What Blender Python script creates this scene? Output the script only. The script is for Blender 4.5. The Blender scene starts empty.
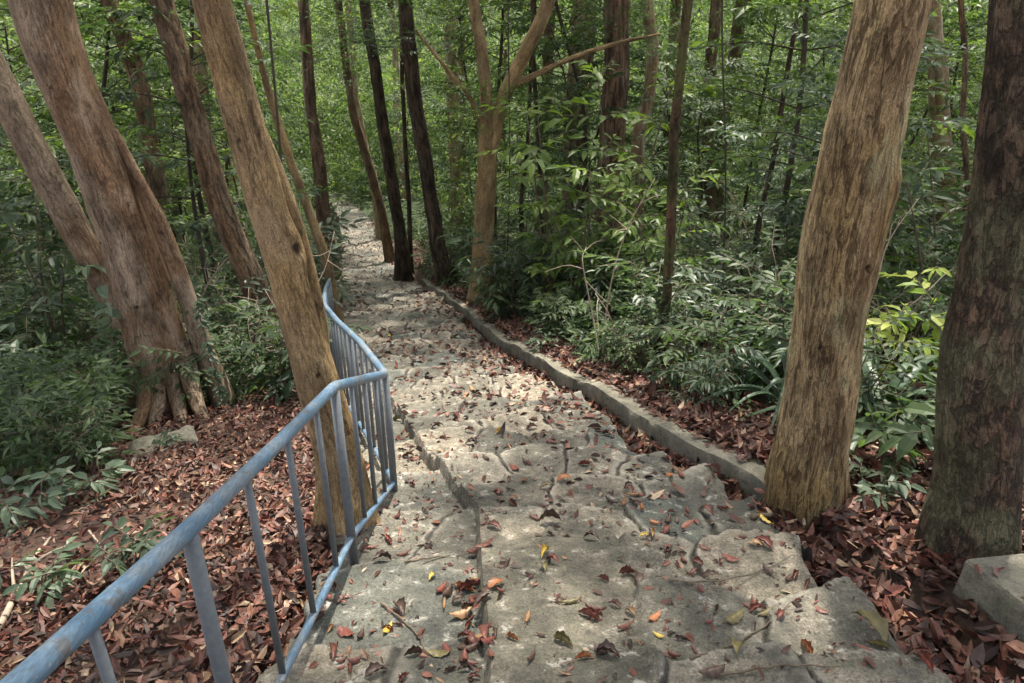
import bpy, math, numpy as np
from mathutils import Vector
R = math.radians
rng = np.random.default_rng(7)
scene = bpy.context.scene
COL = scene.collection

# ------------------------------------------------------------------ camera model
PITCH, FPX, CX, CY = R(25.0), 740.0, 512.0, 341.5
CP, SP = math.cos(PITCH), math.sin(PITCH)
def ray(px, py):
    a, b = (px - CX) / FPX, -(py - CY) / FPX
    return np.array([a, CP + b * SP, -SP + b * CP])
def at_y(px, py, y):
    d = ray(px, py); return d * (y / d[1])
def project(p):
    p = np.asarray(p, float)
    dep = p[..., 1] * CP - p[..., 2] * SP
    up = p[..., 1] * SP + p[..., 2] * CP
    return CX + FPX * p[..., 0] / dep, CY - FPX * up / dep, dep

# ------------------------------------------------------------------ noise
def _h(ix, iy, iz, seed):
    h = (ix.astype(np.uint32) * np.uint32(374761393) + iy.astype(np.uint32) * np.uint32(668265263)
         + iz.astype(np.uint32) * np.uint32(2147483647) + np.uint32((seed * 1274126177) & 0xffffffff))
    h = (h ^ (h >> np.uint32(13))) * np.uint32(1274126177)
    h = h ^ (h >> np.uint32(16))
    return h.astype(np.float64) / 4294967295.0
def vnoise(x, y, z=None, seed=0):
    x = np.asarray(x, float); y = np.asarray(y, float)
    z = np.zeros_like(x) if z is None else np.asarray(z, float)
    fx, fy, fz = np.floor(x), np.floor(y), np.floor(z)
    ix, iy, iz = fx.astype(np.int64), fy.astype(np.int64), fz.astype(np.int64)
    tx, ty, tz = x - fx, y - fy, z - fz
    tx, ty, tz = [t * t * (3 - 2 * t) for t in (tx, ty, tz)]
    out = 0
    for dx in (0, 1):
        for dy in (0, 1):
            for dz in (0, 1):
                w = (tx if dx else 1 - tx) * (ty if dy else 1 - ty) * (tz if dz else 1 - tz)
                out = out + w * _h(ix + dx, iy + dy, iz + dz, seed)
    return out * 2 - 1
def fbm(x, y, z=None, seed=0, octv=3):
    s, a, t = 0, 1.0, 0
    for o in range(octv):
        k = 2.0 ** o
        s = s + a * vnoise(np.asarray(x) * k, np.asarray(y) * k, None if z is None else np.asarray(z) * k, seed + o)
        t += a; a *= .5
    return s / t
def sstep(a, b, x):
    t = np.clip((x - a) / (b - a), 0, 1); return t * t * (3 - 2 * t)

# ------------------------------------------------------------------ mesh helpers
def make_mesh(name, V, faces, mat=None, smooth=False, attrs=None):
    V = np.asarray(V, np.float32).reshape(-1, 3)
    faces = [np.asarray(f, np.int32) for f in faces if len(f)]
    me = bpy.data.meshes.new(name)
    me.vertices.add(len(V)); me.vertices.foreach_set('co', V.ravel())
    nl = sum(f.size for f in faces); nf = sum(len(f) for f in faces)
    me.loops.add(nl); me.polygons.add(nf)
    me.loops.foreach_set('vertex_index', np.concatenate([f.ravel() for f in faces]))
    tot = np.concatenate([np.full(len(f), f.shape[1], np.int32) for f in faces])
    st = np.concatenate([[0], np.cumsum(tot)[:-1]]).astype(np.int32)
    me.polygons.foreach_set('loop_start', st)
    me.polygons.foreach_set('use_smooth', np.full(nf, smooth, bool))
    for k, (typ, arr) in (attrs or {}).items():
        a = me.attributes.new(k, typ, 'POINT')
        a.data.foreach_set('vector' if typ == 'FLOAT_VECTOR' else 'value', np.asarray(arr, np.float32).ravel())
    me.update(calc_edges=True); me.validate()
    if mat: me.materials.append(mat)
    return me
class MB:
    def __init__(s): s.V = []; s.T = []; s.Q = []; s.n = 0
    def add(s, V, T=None, Q=None):
        V = np.asarray(V, float).reshape(-1, 3)
        if T is not None and len(T): s.T.append(np.asarray(T, np.int64) + s.n)
        if Q is not None and len(Q): s.Q.append(np.asarray(Q, np.int64) + s.n)
        s.V.append(V); s.n += len(V)
    def mesh(s, name, mat, smooth=False):
        f = []
        if s.T: f.append(np.concatenate(s.T))
        if s.Q: f.append(np.concatenate(s.Q))
        return make_mesh(name, np.concatenate(s.V), f, mat, smooth)
def link(name, me, parent=None, loc=None):
    o = bpy.data.objects.new(name, me); COL.objects.link(o)
    if parent is not None: o.parent = parent
    if loc is not None: o.location = loc
    return o
def tag(o, label, cat, group=None):
    o['label'] = label; o['category'] = cat
    if group: o['group'] = group
    return o
def empty(name, label, cat, loc=(0, 0, 0), group=None, rz=0, sc=1):
    o = bpy.data.objects.new(name, None); COL.objects.link(o)
    o.empty_display_size = .1
    o.location = loc; o.rotation_euler = (0, 0, rz); o.scale = (sc,) * 3
    return tag(o, label, cat, group)
def copy_thing(src, loc, rz, sc, label, group=None, tilt=(0, 0)):
    r = src.copy(); COL.objects.link(r)
    r.location = loc; r.rotation_euler = (tilt[0], tilt[1], rz); r.scale = (sc,) * 3
    r['label'] = label
    if group: r['group'] = group
    for ch in src.children:
        c = ch.copy(); COL.objects.link(c); c.parent = r
    return r
def unit(v):
    v = np.asarray(v, float); return v / np.maximum(np.linalg.norm(v, axis=-1, keepdims=True), 1e-9)
def catmull(P, n):
    P = np.asarray(P, float)
    if len(P) == 2: return P[0] + (P[1] - P[0]) * np.linspace(0, 1, n)[:, None]
    E = np.vstack([2 * P[0] - P[1], P, 2 * P[-1] - P[-2]])
    t = np.linspace(0, len(P) - 1 - 1e-9, n); i = t.astype(int); f = (t - i)[:, None]
    a, b, c, d = E[i], E[i + 1], E[i + 2], E[i + 3]
    return .5 * (2 * b + (c - a) * f + (2 * a - 5 * b + 4 * c - d) * f ** 2 + (3 * b - a - 3 * c + d) * f ** 3)
def frames(P):
    T = unit(np.gradient(P, axis=0))
    ref = np.array([0, 1.0, 0]) if abs(T[0][1]) < .9 else np.array([1.0, 0, 0])
    X = unit(ref - (T @ ref)[:, None] * T) if abs(T @ ref).max() < .97 else None
    if X is None:
        X = np.zeros_like(P); x = unit(np.cross(T[0], [.3, .5, .81]))
        for i in range(len(P)):
            x = unit(x - (x @ T[i]) * T[i]); X[i] = x
    return T, X, np.cross(T, X)
def tube(P, rad, sides=6, cap=True):
    P = np.asarray(P, float); n = len(P)
    rad = np.broadcast_to(np.asarray(rad, float), (n,))
    T, X, Y = frames(P)
    a = np.linspace(0, 2 * np.pi, sides, endpoint=False)
    V = P[:, None] + rad[:, None, None] * (np.cos(a)[None, :, None] * X[:, None] + np.sin(a)[None, :, None] * Y[:, None])
    i, j = np.meshgrid(np.arange(n - 1), np.arange(sides), indexing='ij'); k = (j + 1) % sides
    Q = np.stack([i * sides + j, i * sides + k, (i + 1) * sides + k, (i + 1) * sides + j], -1).reshape(-1, 4)
    V = V.reshape(-1, 3); Tt = []
    if cap:
        V = np.vstack([V, P[0], P[-1]]); j = np.arange(sides)
        Tt = np.vstack([np.stack([(j + 1) % sides, j, np.full(sides, n * sides)], 1),
                        np.stack([(n - 1) * sides + j, (n - 1) * sides + (j + 1) % sides, np.full(sides, n * sides + 1)], 1)])
    return V, Tt, Q

# ------------------------------------------------------------------ leaves
def leaf_geo(pos, d, nrm, L, W, fold=.18, droop=.25, hi=True, curl=None):
    """one folded, drooping leaf blade per row"""
    pos = np.asarray(pos, float); d = unit(d); nrm = np.asarray(nrm, float)
    nrm = unit(nrm - (nrm * d).sum(1, keepdims=True) * d); s = np.cross(d, nrm)
    L = np.asarray(L)[:, None]; W = np.asarray(W)[:, None]; N = len(pos)
    dr = np.broadcast_to(np.asarray(droop, float), (N,))[:, None]
    fo = np.broadcast_to(np.asarray(fold, float), (N,))[:, None]
    def pt(t, w):
        q = pos + d * L * t - nrm * (dr * L * t * t) + s * (W * w)
        return q + nrm * (np.abs(w) * fo * W * 2)
    if hi:
        P = [pt(0, 0), pt(.3, -.45), pt(.3, 0), pt(.3, .45), pt(.68, -.4), pt(.68, 0), pt(.68, .4), pt(1, 0)]
        tri = np.array([[0, 3, 2], [0, 2, 1], [4, 5, 7], [5, 6, 7]]); quad = np.array([[1, 2, 5, 4], [2, 3, 6, 5]])
    else:
        P = [pt(0, 0), pt(.45, -.5), pt(.45, 0), pt(.45, .5), pt(1, 0)]
        tri = np.array([[0, 3, 2], [0, 2, 1], [1, 2, 4], [2, 3, 4]]); quad = None
    k = len(P); V = np.stack(P, 1).reshape(-1, 3); off = (np.arange(N) * k)[:, None, None]
    return V, (tri[None] + off).reshape(-1, 3), None if quad is None else (quad[None] + off).reshape(-1, 4)

def spray_tpl(r, n, length, lL, lW, jit=.25):
    """leaf set along a twig lying on +x, up is +z"""
    t = (np.arange(n) + .6) / n
    side = np.where(np.arange(n) % 2, 1., -1.)
    pos = np.stack([t * length, np.zeros(n), -.12 * length * t * t], 1)
    ang = np.where(np.arange(n) == n - 1, .1, r.uniform(.6, 1.1, n)) * side
    d = np.stack([np.cos(ang), np.sin(ang), r.normal(-.12, .2, n)], 1)
    nr = np.stack([r.normal(0, jit, n), r.normal(0, jit, n), np.ones(n)], 1)
    L = lL * r.uniform(.65, 1.15, n); W = lW * r.uniform(.8, 1.15, n) * L / lL
    return pos, d, nr, L, W
def place_sprays(tpls, O, X, Z, S, r):
    """place one random template per row: origin O, axis X, up Z, size S"""
    X = unit(X); Z = unit(Z - (Z * X).sum(1, keepdims=True) * X); Y = np.cross(Z, X)
    M = np.stack([X, Y, Z], 2)          # columns
    out = [[], [], [], [], []]
    which = r.integers(0, len(tpls), len(O))
    for k, (p, d, n, L, W) in enumerate(tpls):
        m = which == k
        if not m.any(): continue
        MM = M[m]; s = S[m]
        out[0].append((np.einsum('aij,bj->abi', MM, p) * s[:, None, None] + O[m][:, None]).reshape(-1, 3))
        out[1].append(np.einsum('aij,bj->abi', MM, d).reshape(-1, 3))
        out[2].append(np.einsum('aij,bj->abi', MM, n).reshape(-1, 3))
        out[3].append((L[None] * s[:, None]).ravel()); out[4].append((W[None] * s[:, None]).ravel())
    return [np.concatenate(o) for o in out]

# ------------------------------------------------------------------ materials
def new_mat(name):
    m = bpy.data.materials.new(name); m.use_nodes = True
    nt = m.node_tree; b = nt.nodes['Principled BSDF']
    return m, nt, b
def N(nt, typ, **kw):
    n = nt.nodes.new(typ)
    for k, v in kw.items():
        if k in n.inputs.keys(): n.inputs[k].default_value = v
        else: setattr(n, k, v)
    return n
def ramp(nt, fac, stops, interp='LINEAR'):
    n = nt.nodes.new('ShaderNodeValToRGB'); cr = n.color_ramp; cr.interpolation = interp
    while len(cr.elements) < len(stops): cr.elements.new(.5)
    for e, (p, c) in zip(cr.elements, stops): e.position = p; e.color = (*c, 1) if len(c) == 3 else c
    nt.links.new(fac, n.inputs[0]); return n.outputs[0]
def mixc(nt, fac, a, b, mode='MIX'):
    n = nt.nodes.new('ShaderNodeMix'); n.data_type = 'RGBA'; n.blend_type = mode
    for sock, v in ((0, fac), (6, a), (7, b)):
        if isinstance(v, bpy.types.NodeSocket): nt.links.new(v, n.inputs[sock])
        elif sock == 0: n.inputs[0].default_value = v
        else: n.inputs[sock].default_value = (*v, 1)
    return n.outputs[2]
def math_(nt, op, a, b=None):
    n = nt.nodes.new('ShaderNodeMath'); n.operation = op
    for i, v in ((0, a), (1, b)):
        if v is None: continue
        if isinstance(v, bpy.types.NodeSocket): nt.links.new(v, n.inputs[i])
        else: n.inputs[i].default_value = v
    return n.outputs[0]
def noise(nt, vec, scale, detail=4, rough=.55, dist=0):
    n = N(nt, 'ShaderNodeTexNoise'); n.inputs['Scale'].default_value = scale
    n.inputs['Detail'].default_value = detail; n.inputs['Roughness'].default_value = rough
    n.inputs['Distortion'].default_value = dist
    if vec is not None: nt.links.new(vec, n.inputs['Vector'])
    return n.outputs[0]
def scaled(nt, vec, s):
    n = N(nt, 'ShaderNodeVectorMath', operation='MULTIPLY'); nt.links.new(vec, n.inputs[0])
    n.inputs[1].default_value = s; return n.outputs[0]
def bump(nt, h, strength, dist, prev=None):
    n = N(nt, 'ShaderNodeBump'); n.inputs['Strength'].default_value = strength; n.inputs['Distance'].default_value = dist
    nt.links.new(h, n.inputs['Height'])
    if prev is not None: nt.links.new(prev, n.inputs['Normal'])
    return n.outputs[0]
def objpos(nt): return N(nt, 'ShaderNodeTexCoord').outputs['Object']
def geopos(nt): return N(nt, 'ShaderNodeNewGeometry').outputs['Position']

def leaf_mat(name, cols, rough=.5, trans=.45, spec=.35):
    m, nt, b = new_mat(name)
    isl = N(nt, 'ShaderNodeNewGeometry').outputs['Random Per Island']
    oi = N(nt, 'ShaderNodeObjectInfo').outputs['Random']
    nz = noise(nt, geopos(nt), .9, 2)
    f = math_(nt, 'ADD', math_(nt, 'MULTIPLY', isl, .62), math_(nt, 'MULTIPLY', math_(nt, 'SUBTRACT', nz, .5), .75))
    f = math_(nt, 'ADD', f, math_(nt, 'MULTIPLY', math_(nt, 'SUBTRACT', oi, .3), .35))
    k = len(cols); c = ramp(nt, f, [(i / (k - 1), cc) for i, cc in enumerate(cols)])
    nt.links.new(c, b.inputs['Base Color']); b.inputs['Roughness'].default_value = rough
    b.inputs['Specular IOR Level'].default_value = spec
    tr = N(nt, 'ShaderNodeBsdfTranslucent')
    nt.links.new(mixc(nt, 1.0, c, (1.35, 1.5, .75), 'MULTIPLY'), tr.inputs['Color'])
    mx = N(nt, 'ShaderNodeMixShader'); mx.inputs[0].default_value = trans
    nt.links.new(b.outputs[0], mx.inputs[1]); nt.links.new(tr.outputs[0], mx.inputs[2])
    nt.links.new(mx.outputs[0], nt.nodes['Material Output'].inputs[0])
    return m
def plain_bark(name, c1, c2, sc=14):
    m, nt, b = new_mat(name); p = objpos(nt)
    n1 = noise(nt, scaled(nt, p, (1, 1, .3)), sc, 5, .6)
    nt.links.new(ramp(nt, n1, [(.3, c1), (.7, c2)]), b.inputs['Base Color'])
    b.inputs['Roughness'].default_value = .85
    nt.links.new(bump(nt, n1, .6, .01), b.inputs['Normal']); return m
def bark_mat(name, base, dark, warm, moss=None, flake=(20, .22, .52, .62), warm_sc=3.0, moss_rng=(.55, .7), crack=.5, bumpd=.014, pale=.5):
    """base plates, dark flaked streaks, broad warm patches, moss; coordinates wrap round the stem ('bk' attribute)"""
    m, nt, b = new_mat(name)
    at = N(nt, 'ShaderNodeAttribute', attribute_name='bk').outputs['Vector']
    sc, zs, lo, hi = flake
    nf = noise(nt, scaled(nt, at, (1, 1, zs)), sc, 6, .62, .4)
    nw = noise(nt, scaled(nt, at, (1, 1, .45)), warm_sc, 4, .6)
    nfine = noise(nt, scaled(nt, at, (1, 1, .35)), 70, 5, .65)
    ncrk = noise(nt, scaled(nt, at, (1, 1, .12)), 26, 3, .5, .6)
    col = mixc(nt, math_(nt, 'MULTIPLY', ramp(nt, nw, [(.45, (0, 0, 0)), (.56, (1, 1, 1))]), .9), base, warm)
    v = ramp(nt, nfine, [(.28, (.48, .47, .46)), (.72, (1.42, 1.42, 1.4))])
    col = mixc(nt, 1.0, col, v, 'MULTIPLY')
    fl = ramp(nt, nf, [(lo, (0, 0, 0)), (hi, (1, 1, 1))])
    col = mixc(nt, math_(nt, 'MULTIPLY', fl, .85), col, dark)
    ck = ramp(nt, ncrk, [(.47, (0, 0, 0)), (.5, (1, 1, 1)), (.53, (0, 0, 0))])
    col = mixc(nt, math_(nt, 'MULTIPLY', ck, crack), col, tuple(x * .45 for x in dark))
    npl = noise(nt, scaled(nt, at, (1, 1, .5)), 3.2, 5, .68)
    col = mixc(nt, math_(nt, 'MULTIPLY', ramp(nt, npl, [(.54, (0, 0, 0)), (.62, (1, 1, 1))]), pale), col, tuple(min(.5, x * 1.45 + .03) for x in base))
    if moss:
        nm = noise(nt, scaled(nt, at, (1, 1, .5)), 4.5, 6, .7)
        col = mixc(nt, math_(nt, 'MULTIPLY', ramp(nt, nm, [(moss_rng[0], (0, 0, 0)), (moss_rng[1], (1, 1, 1))]), .75), col, moss)
    kno = N(nt, 'ShaderNodeAttribute', attribute_name='knot').outputs['Fac']
    col = mixc(nt, ramp(nt, kno, [(.35, (0, 0, 0)), (.75, (1, 1, 1))]), col, tuple(x * .4 for x in dark))
    nspk = noise(nt, scaled(nt, at, (1, 1, .55)), 190, 3, .7)
    col = mixc(nt, 1.0, col, ramp(nt, nspk, [(.3, (.5, .5, .5)), (.7, (1.42, 1.42, 1.42))]), 'MULTIPLY')
    nbig = noise(nt, scaled(nt, at, (1, 1, .35)), 6.5, 4, .6)
    col = mixc(nt, 1.0, col, ramp(nt, nbig, [(.3, (.48, .45, .42)), (.66, (1.35, 1.33, 1.28))]), 'MULTIPLY')
    nt.links.new(col, b.inputs['Base Color']); b.inputs['Roughness'].default_value = .82
    b.inputs['Specular IOR Level'].default_value = .3
    h = math_(nt, 'SUBTRACT', math_(nt, 'ADD', math_(nt, 'ADD', math_(nt, 'MULTIPLY', nfine, .6), math_(nt, 'MULTIPLY', nspk, .3)), math_(nt, 'MULTIPLY', fl, -.9)), math_(nt, 'MULTIPLY', ck, crack))
    nt.links.new(bump(nt, h, 1.0, bumpd * 1.5), b.inputs['Normal'])
    return m

G1 = [(0.0236, 0.0428, 0.0204), (0.046, 0.0764, 0.0332), (0.0704, 0.112, 0.048), (0.1062, 0.1502, 0.0638), (0.1686, 0.2086, 0.0925)]
G2 = [(0.0279, 0.0471, 0.0279), (0.0509, 0.0813, 0.0477), (0.0752, 0.1136, 0.0656), (0.1079, 0.1479, 0.0895), (0.1623, 0.2023, 0.1303)]
G3 = [(.036, .068, .018), (.07, .115, .026), (.105, .165, .036), (.17, .23, .05), (.28, .33, .08)]
M_leaf = leaf_mat('leaf_green', G1); M_leafb = leaf_mat('leaf_bluegreen', G2, .45, .38, .45)
M_leafy = leaf_mat('leaf_light', G3, .45, .45)
M_far = leaf_mat('leaf_far', [(.032, .06, .028), (.062, .10, .045), (.10, .15, .06), (.16, .205, .08), (.27, .30, .12)], .5, .5)  # upper tones lightened: sunlit gaps and haze put into the leaf colour
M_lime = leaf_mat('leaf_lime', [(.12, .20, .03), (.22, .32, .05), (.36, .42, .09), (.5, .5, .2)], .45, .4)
M_strap = leaf_mat('leaf_strap', [(.03, .06, .030), (.055, .095, .05), (.095, .14, .07)], .45, .2, .4)
M_stem = plain_bark('stem_bark', (.05, .04, .025), (.16, .12, .08), 30)
M_dstem = plain_bark('stem_dark', (.02, .017, .012), (.07, .055, .035), 20)
B_grey = bark_mat('bark_grey_brown', (.29, .225, .165), (.085, .055, .04), (.235, .145, .085), flake=(9, .5, .6, .72), warm_sc=1.6, crack=.45, bumpd=.012)
B_tan = bark_mat('bark_tan', (.27, .195, .11), (.075, .048, .028), (.34, .235, .115), flake=(24, .25, .6, .72), warm_sc=2.4, crack=.3, bumpd=.012)
B_flaky = bark_mat('bark_flaky_pale', (.44, .325, .185), (.18, .115, .06), (.35, .24, .105), moss=(.13, .115, .045), moss_rng=(.56, .7), flake=(26, .19, .555, .625), warm_sc=1.8, crack=.45, bumpd=.02)
B_dark = bark_mat('bark_dark_red', (.145, .105, .075), (.04, .03, .024), (.17, .105, .07), moss=(.16, .165, .095), moss_rng=(.45, .57), flake=(26, .5, .48, .57), crack=.45, bumpd=.02)
B_mid = bark_mat('bark_mid', (.22, .16, .11), (.07, .05, .035), (.24, .15, .085), flake=(22, .2, .52, .64), crack=.6, bumpd=.02)
B_red = bark_mat('bark_reddish', (.31, .22, .165), (.09, .058, .043), (.31, .19, .13), flake=(18, .12, .48, .6), crack=.7, bumpd=.03)
B_blk = bark_mat('bark_blackish', (.11, .078, .055), (.022, .017, .014), (.16, .11, .08), flake=(14, .2, .45, .6), crack=.6, bumpd=.02)
B_moss = bark_mat('bark_mossy', (.075, .05, .032), (.03, .02, .015), (.11, .06, .04), moss=(.08, .095, .028), moss_rng=(.42, .56), flake=(24, .4, .52, .62), crack=.3)
B_pale = bark_mat('bark_pale', (.42, .34, .25), (.12, .09, .06), (.36, .25, .15), flake=(14, .25, .56, .68), crack=.4)

# ------------------------------------------------------------------ the lie of the land
PY = np.array([-400, -40, -8, 0, 18.7, 27, 38, 52, 70, 110, 160, 400.])
PZ = np.array([14, 11, .5, -1.7, -6.94, -8.33, -9.9, -10.5, -8, 6, 20, 40.])
def prof(y): return np.interp(y, PY, PZ)
EY = [-12, 2, 3.5, 4.5, 6, 7.1, 9.1, 12.5, 18.7, 27, 38, 46]
XL = [-1.0, -1.0, -1.0, -1.08, -1.62, -2.02, -2.55, -3.25, -4.65, -6.5, -9.75, -15]
XR = [1.5, 1.58, 1.36, .95, .52, .12, -.46, -1.14, -2.6, -4.55, -8.2, -12.5]
XK = [1.95, 1.9, 1.62, 1.22, .80, .42, -.22, -.95, -2.5, -4.4, -8.0, -12.3]
XM = [-.08, -.10, -.2, -.62, -1.12, -1.62, -2.3, -3.1, -4.6, -6.45, -9.7, -14.9]
xl = lambda y: np.interp(y, EY, XL)
xr = lambda y: np.interp(y, EY, XR)
xk = lambda y: np.interp(y, EY, XK)
xm = lambda y: np.interp(y, EY, XM) + .018 * vnoise(np.asarray(y) * 3.1, np.zeros_like(y) + .3, seed=5)
KERB0, KERB1 = 3.72, 18.3

def ground_z(x, y):
    x = np.asarray(x, float); y = np.asarray(y, float)
    b = prof(y); L, K = xl(y), xk(y)
    nz = .05 * fbm(x * .9, y * .9, seed=11) + .18 * fbm(x * .17, y * .17, seed=12) * sstep(0, 6, np.maximum(L - x, x - K))
    dl = np.maximum(L - x, 0)
    zl = b - .12 - .05 * dl + .03 * np.maximum(dl - 8, 0) + nz
    dk = np.maximum(x - K, 0)
    hasK = sstep(KERB0 - .1, KERB0 + .25, y)
    zr = b + hasK * .095 + (1 - hasK) * (-.09 + .10 * np.minimum(dk, 1.2)) + .02 * np.minimum(dk, 10) + nz * np.minimum(dk * 2, 1)
    zc = b - .45
    inl = sstep(-.12, .12, x - L); inr = sstep(.02, .2, x - K)
    z = np.where(x < (L + K) / 2, zl * (1 - inl) + zc * inl, zc * (1 - inr) + zr * inr)
    far = np.hypot(x, y - 10)
    return z + .12 * np.maximum(np.abs(x) - 30, 0) + .6 * fbm(x * .03, y * .03, seed=13) * sstep(20, 60, far)

# stone slabs laid in stepped rows, one field for the low left lane, one for the rest
def slab_rows(y0, y1, tread, a, b, kx, lane, r, lead=.0):
    S = []; y = y0; row = 0; E0 = []; E1 = []
    while y < y1:
        t = tread * r.uniform(.85, 1.2) * (1.0 if y < 12 else 1.2); yc = y + t / 2
        x0, x1 = float(a(yc)) + r.uniform(-.06, .08), float(b(yc)) + r.uniform(-.10, .14)
        k = max(1, int(round((x1 - x0) / (kx * r.uniform(.8, 1.3)))))
        xs = x0 + (np.arange(k) + .5 + r.uniform(-.18, .18, k)) * (x1 - x0) / k
        for xx in xs:
            S.append((xx, yc + r.uniform(-.07, .07), yc, r.normal(0, .010), r.normal(0, .02), r.normal(0, .025), r.random(), row))
        E0.append(x0); E1.append(x1); row += 1; y += t
    return np.array(S), np.array(E0), np.array(E1)
r1 = np.random.default_rng(21)
SL, L0, L1 = slab_rows(-3, 12, .62, xl, lambda y: xm(y) + .15, .55, 0, r1)
SR, R0, R1 = slab_rows(-3, 46, .47, xm, xr, .48, 1, r1)
def field(S, E0, E1, x, y, tiltf, eps):
    wx = x + .035 * vnoise(x * 6, y * 6, seed=31) + .012 * vnoise(x * 21, y * 21, seed=32)
    wy = y + .035 * vnoise(x * 6, y * 6, seed=33) + .012 * vnoise(x * 21, y * 21, seed=34)
    H = np.empty_like(x); C = np.empty_like(x); J = np.empty_like(x); ins0 = np.empty_like(x); ins1 = np.empty_like(x)
    order = np.argsort(y, kind='stable')
    for ch in np.array_split(order, max(1, len(x) // 4000)):
        if not len(ch): continue
        yy = wy[ch]; sel = S[(S[:, 1] > yy.min() - 1.6) & (S[:, 1] < yy.max() + 1.6)]
        if len(sel) < 2: sel = S[np.argsort(np.abs(S[:, 1] - yy.mean()))[:6]]
        dx = wx[ch][:, None] - sel[None, :, 0]; dy = (yy[:, None] - sel[None, :, 1]) * 1.15
        D = np.sqrt(dx * dx + dy * dy); two = np.argpartition(D, 1, axis=1)[:, :2]
        ii = np.arange(len(ch)); d0 = D[ii, two[:, 0]]; d1 = D[ii, two[:, 1]]
        sw = d0 > d1; n0 = np.where(sw, two[:, 1], two[:, 0]); n1 = np.where(sw, two[:, 0], two[:, 1])
        dd = np.abs(d1 - d0)
        def hh(n):
            s = sel[n]
            sl = -.28 * tiltf
            return prof(s[:, 2]) + s[:, 3] + (y[ch] - s[:, 2]) * (sl + s[:, 5]) + (x[ch] - s[:, 0]) * s[:, 4]
        w = .5 + .5 * sstep(0, eps, dd)
        H[ch] = hh(n0) * w + hh(n1) * (1 - w) - .018 * (1 - sstep(0, .028, dd))
        C[ch] = sel[n0, 6]; J[ch] = dd; row = sel[n0, 7].astype(int)
        ins0[ch] = x[ch] - (.6 * E0[row] + .4 * xl(y[ch])); ins1[ch] = (.55 * E1[row] + .45 * xr(y[ch])) - x[ch]
    return H, C, J, ins0, ins1
def path_surface(x, y):
    x = np.asarray(x, float); y = np.asarray(y, float)
    hL, cL, jL, l0, l1 = field(SL, L0, L1, x, y, .16, .02)
    hR, cR, jR, q0, q1 = field(SR, R0, R1, x, y, .18, .02)
    # smooth mortared strip in the middle of the near flight
    m = xm(y); midw = m + .60 + .10 * vnoise(y * 1.1, y * 0, seed=41) + .12 * (y - 2)
    mid = (1 - sstep(2.9, 3.5, y + .15 * vnoise(x * 3, y * 0, seed=42))) * (1 - sstep(-.02, .02, x - midw))
    hM = prof(y) + .022 + .025 * fbm(x * 1.3, y * 1.3, seed=43) - .015
    hR = hR * (1 - mid) + hM * mid; cR = cR * (1 - mid) + .45 * mid; jR = jR * (1 - mid) + .3 * mid
    drop = .095 * (1 - sstep(5.5, 8.0, y))
    hL = .4 * hL + .6 * (prof(y) + .012 * fbm(x * 2, y * 2, seed=51)); ew = .65 * np.exp(-np.maximum(x - m, 0) / .22) * (1 - mid) * (y < 9)
    hR = hR * (1 - ew) + (prof(y) + .012) * ew
    lane = sstep(-.014, .014, x - m)
    z = (hL - drop) * (1 - lane) + hR * lane
    c = np.where(lane < .5, cL, cR); j = np.where(lane < .5, jL, jR)
    z = z + .004 * fbm(x * 5, y * 5, seed=44) + .0055 * fbm(x * 16, y * 16, seed=45) + .0035 * fbm(x * 45, y * 45, seed=46)
    wob = .035 * vnoise(x * 9, y * 9, seed=47) + .06 * vnoise(x * 3.3, y * 3.3, seed=49)
    out_r = 1 - sstep(-.015, .03, q1 + wob); out_r = out_r * lane
    out_l = 1 - sstep(-.015, .03, np.where(y < 11, l0, q0) + wob)
    b = prof(y)
    z = z * (1 - out_r) + (b - .16 + .02 * vnoise(x * 8, y * 8, seed=48)) * out_r
    z = z * (1 - out_l) + (b - .45) * out_l
    return z, c, j, np.maximum(out_r, out_l), mid * lane
def surf_z(x, y):
    """top walkable surface anywhere"""
    x = np.atleast_1d(np.asarray(x, float)); y = np.atleast_1d(np.asarray(y, float))
    g = ground_z(x, y); inside = (x > xl(y) - .2) & (x < xk(y) + .02)
    if inside.any():
        z, *_ = path_surface(x[inside], y[inside]); g = g.copy(); g[inside] = np.maximum(g[inside], z)
    return g
def hit(px, py):
    """where the sight line to a place in the photo meets the ground"""
    d = ray(px, py); t = np.linspace(1.0, 70, 3500)
    P = d[None] * t[:, None]; s = ground_smooth(P[:, 0], P[:, 1])
    i = int(np.argmax(P[:, 2] < s)); return P[i]
def ground_smooth(x, y):
    b = prof(y); ins = (x > xl(y) - .2) & (x < xk(y))
    return np.where(ins, b - .01 - .1 * ((x < xm(y)) & (y < 6)), ground_z(x, y))
def hit_path(px, py):
    d = ray(px, py); t = np.linspace(1.5, 12, 1500); P = d[None] * t[:, None]
    s = surf_z(P[:, 0], P[:, 1]); i = int(np.argmax(P[:, 2] < s)); p = P[i].copy(); p[2] = s[i]; return p

# ------------------------------------------------------------------ terrain
def axis(lo, hi, step, far, k=1.13):
    a = list(np.arange(lo, hi + 1e-6, step)); s = step; v = hi
    while v < far: s *= k; v += s; a.append(v)
    s = step; v = lo; pre = []
    while v > -far: s *= k; v -= s; pre.append(v)
    return np.array(pre[::-1] + a)
def grid_faces(nx, ny):
    i, j = np.meshgrid(np.arange(ny - 1), np.arange(nx - 1), indexing='ij')
    a = i * nx + j; return np.stack([a, a + 1, a + nx + 1, a + nx], -1).reshape(-1, 4)
gx = axis(-7, 7, .09, 380); gy = axis(-1, 20, .11, 380)
XX, YY = np.meshgrid(gx, gy); ZZ = ground_z(XX.ravel(), YY.ravel())
m, nt, b = new_mat('forest_soil'); p = geopos(nt)
n1 = noise(nt, p, 1.2, 5, .6); n2 = noise(nt, p, 28, 6, .7)
c = ramp(nt, n1, [(.3, (.045, .03, .02)), (.7, (.09, .052, .034))])
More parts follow.
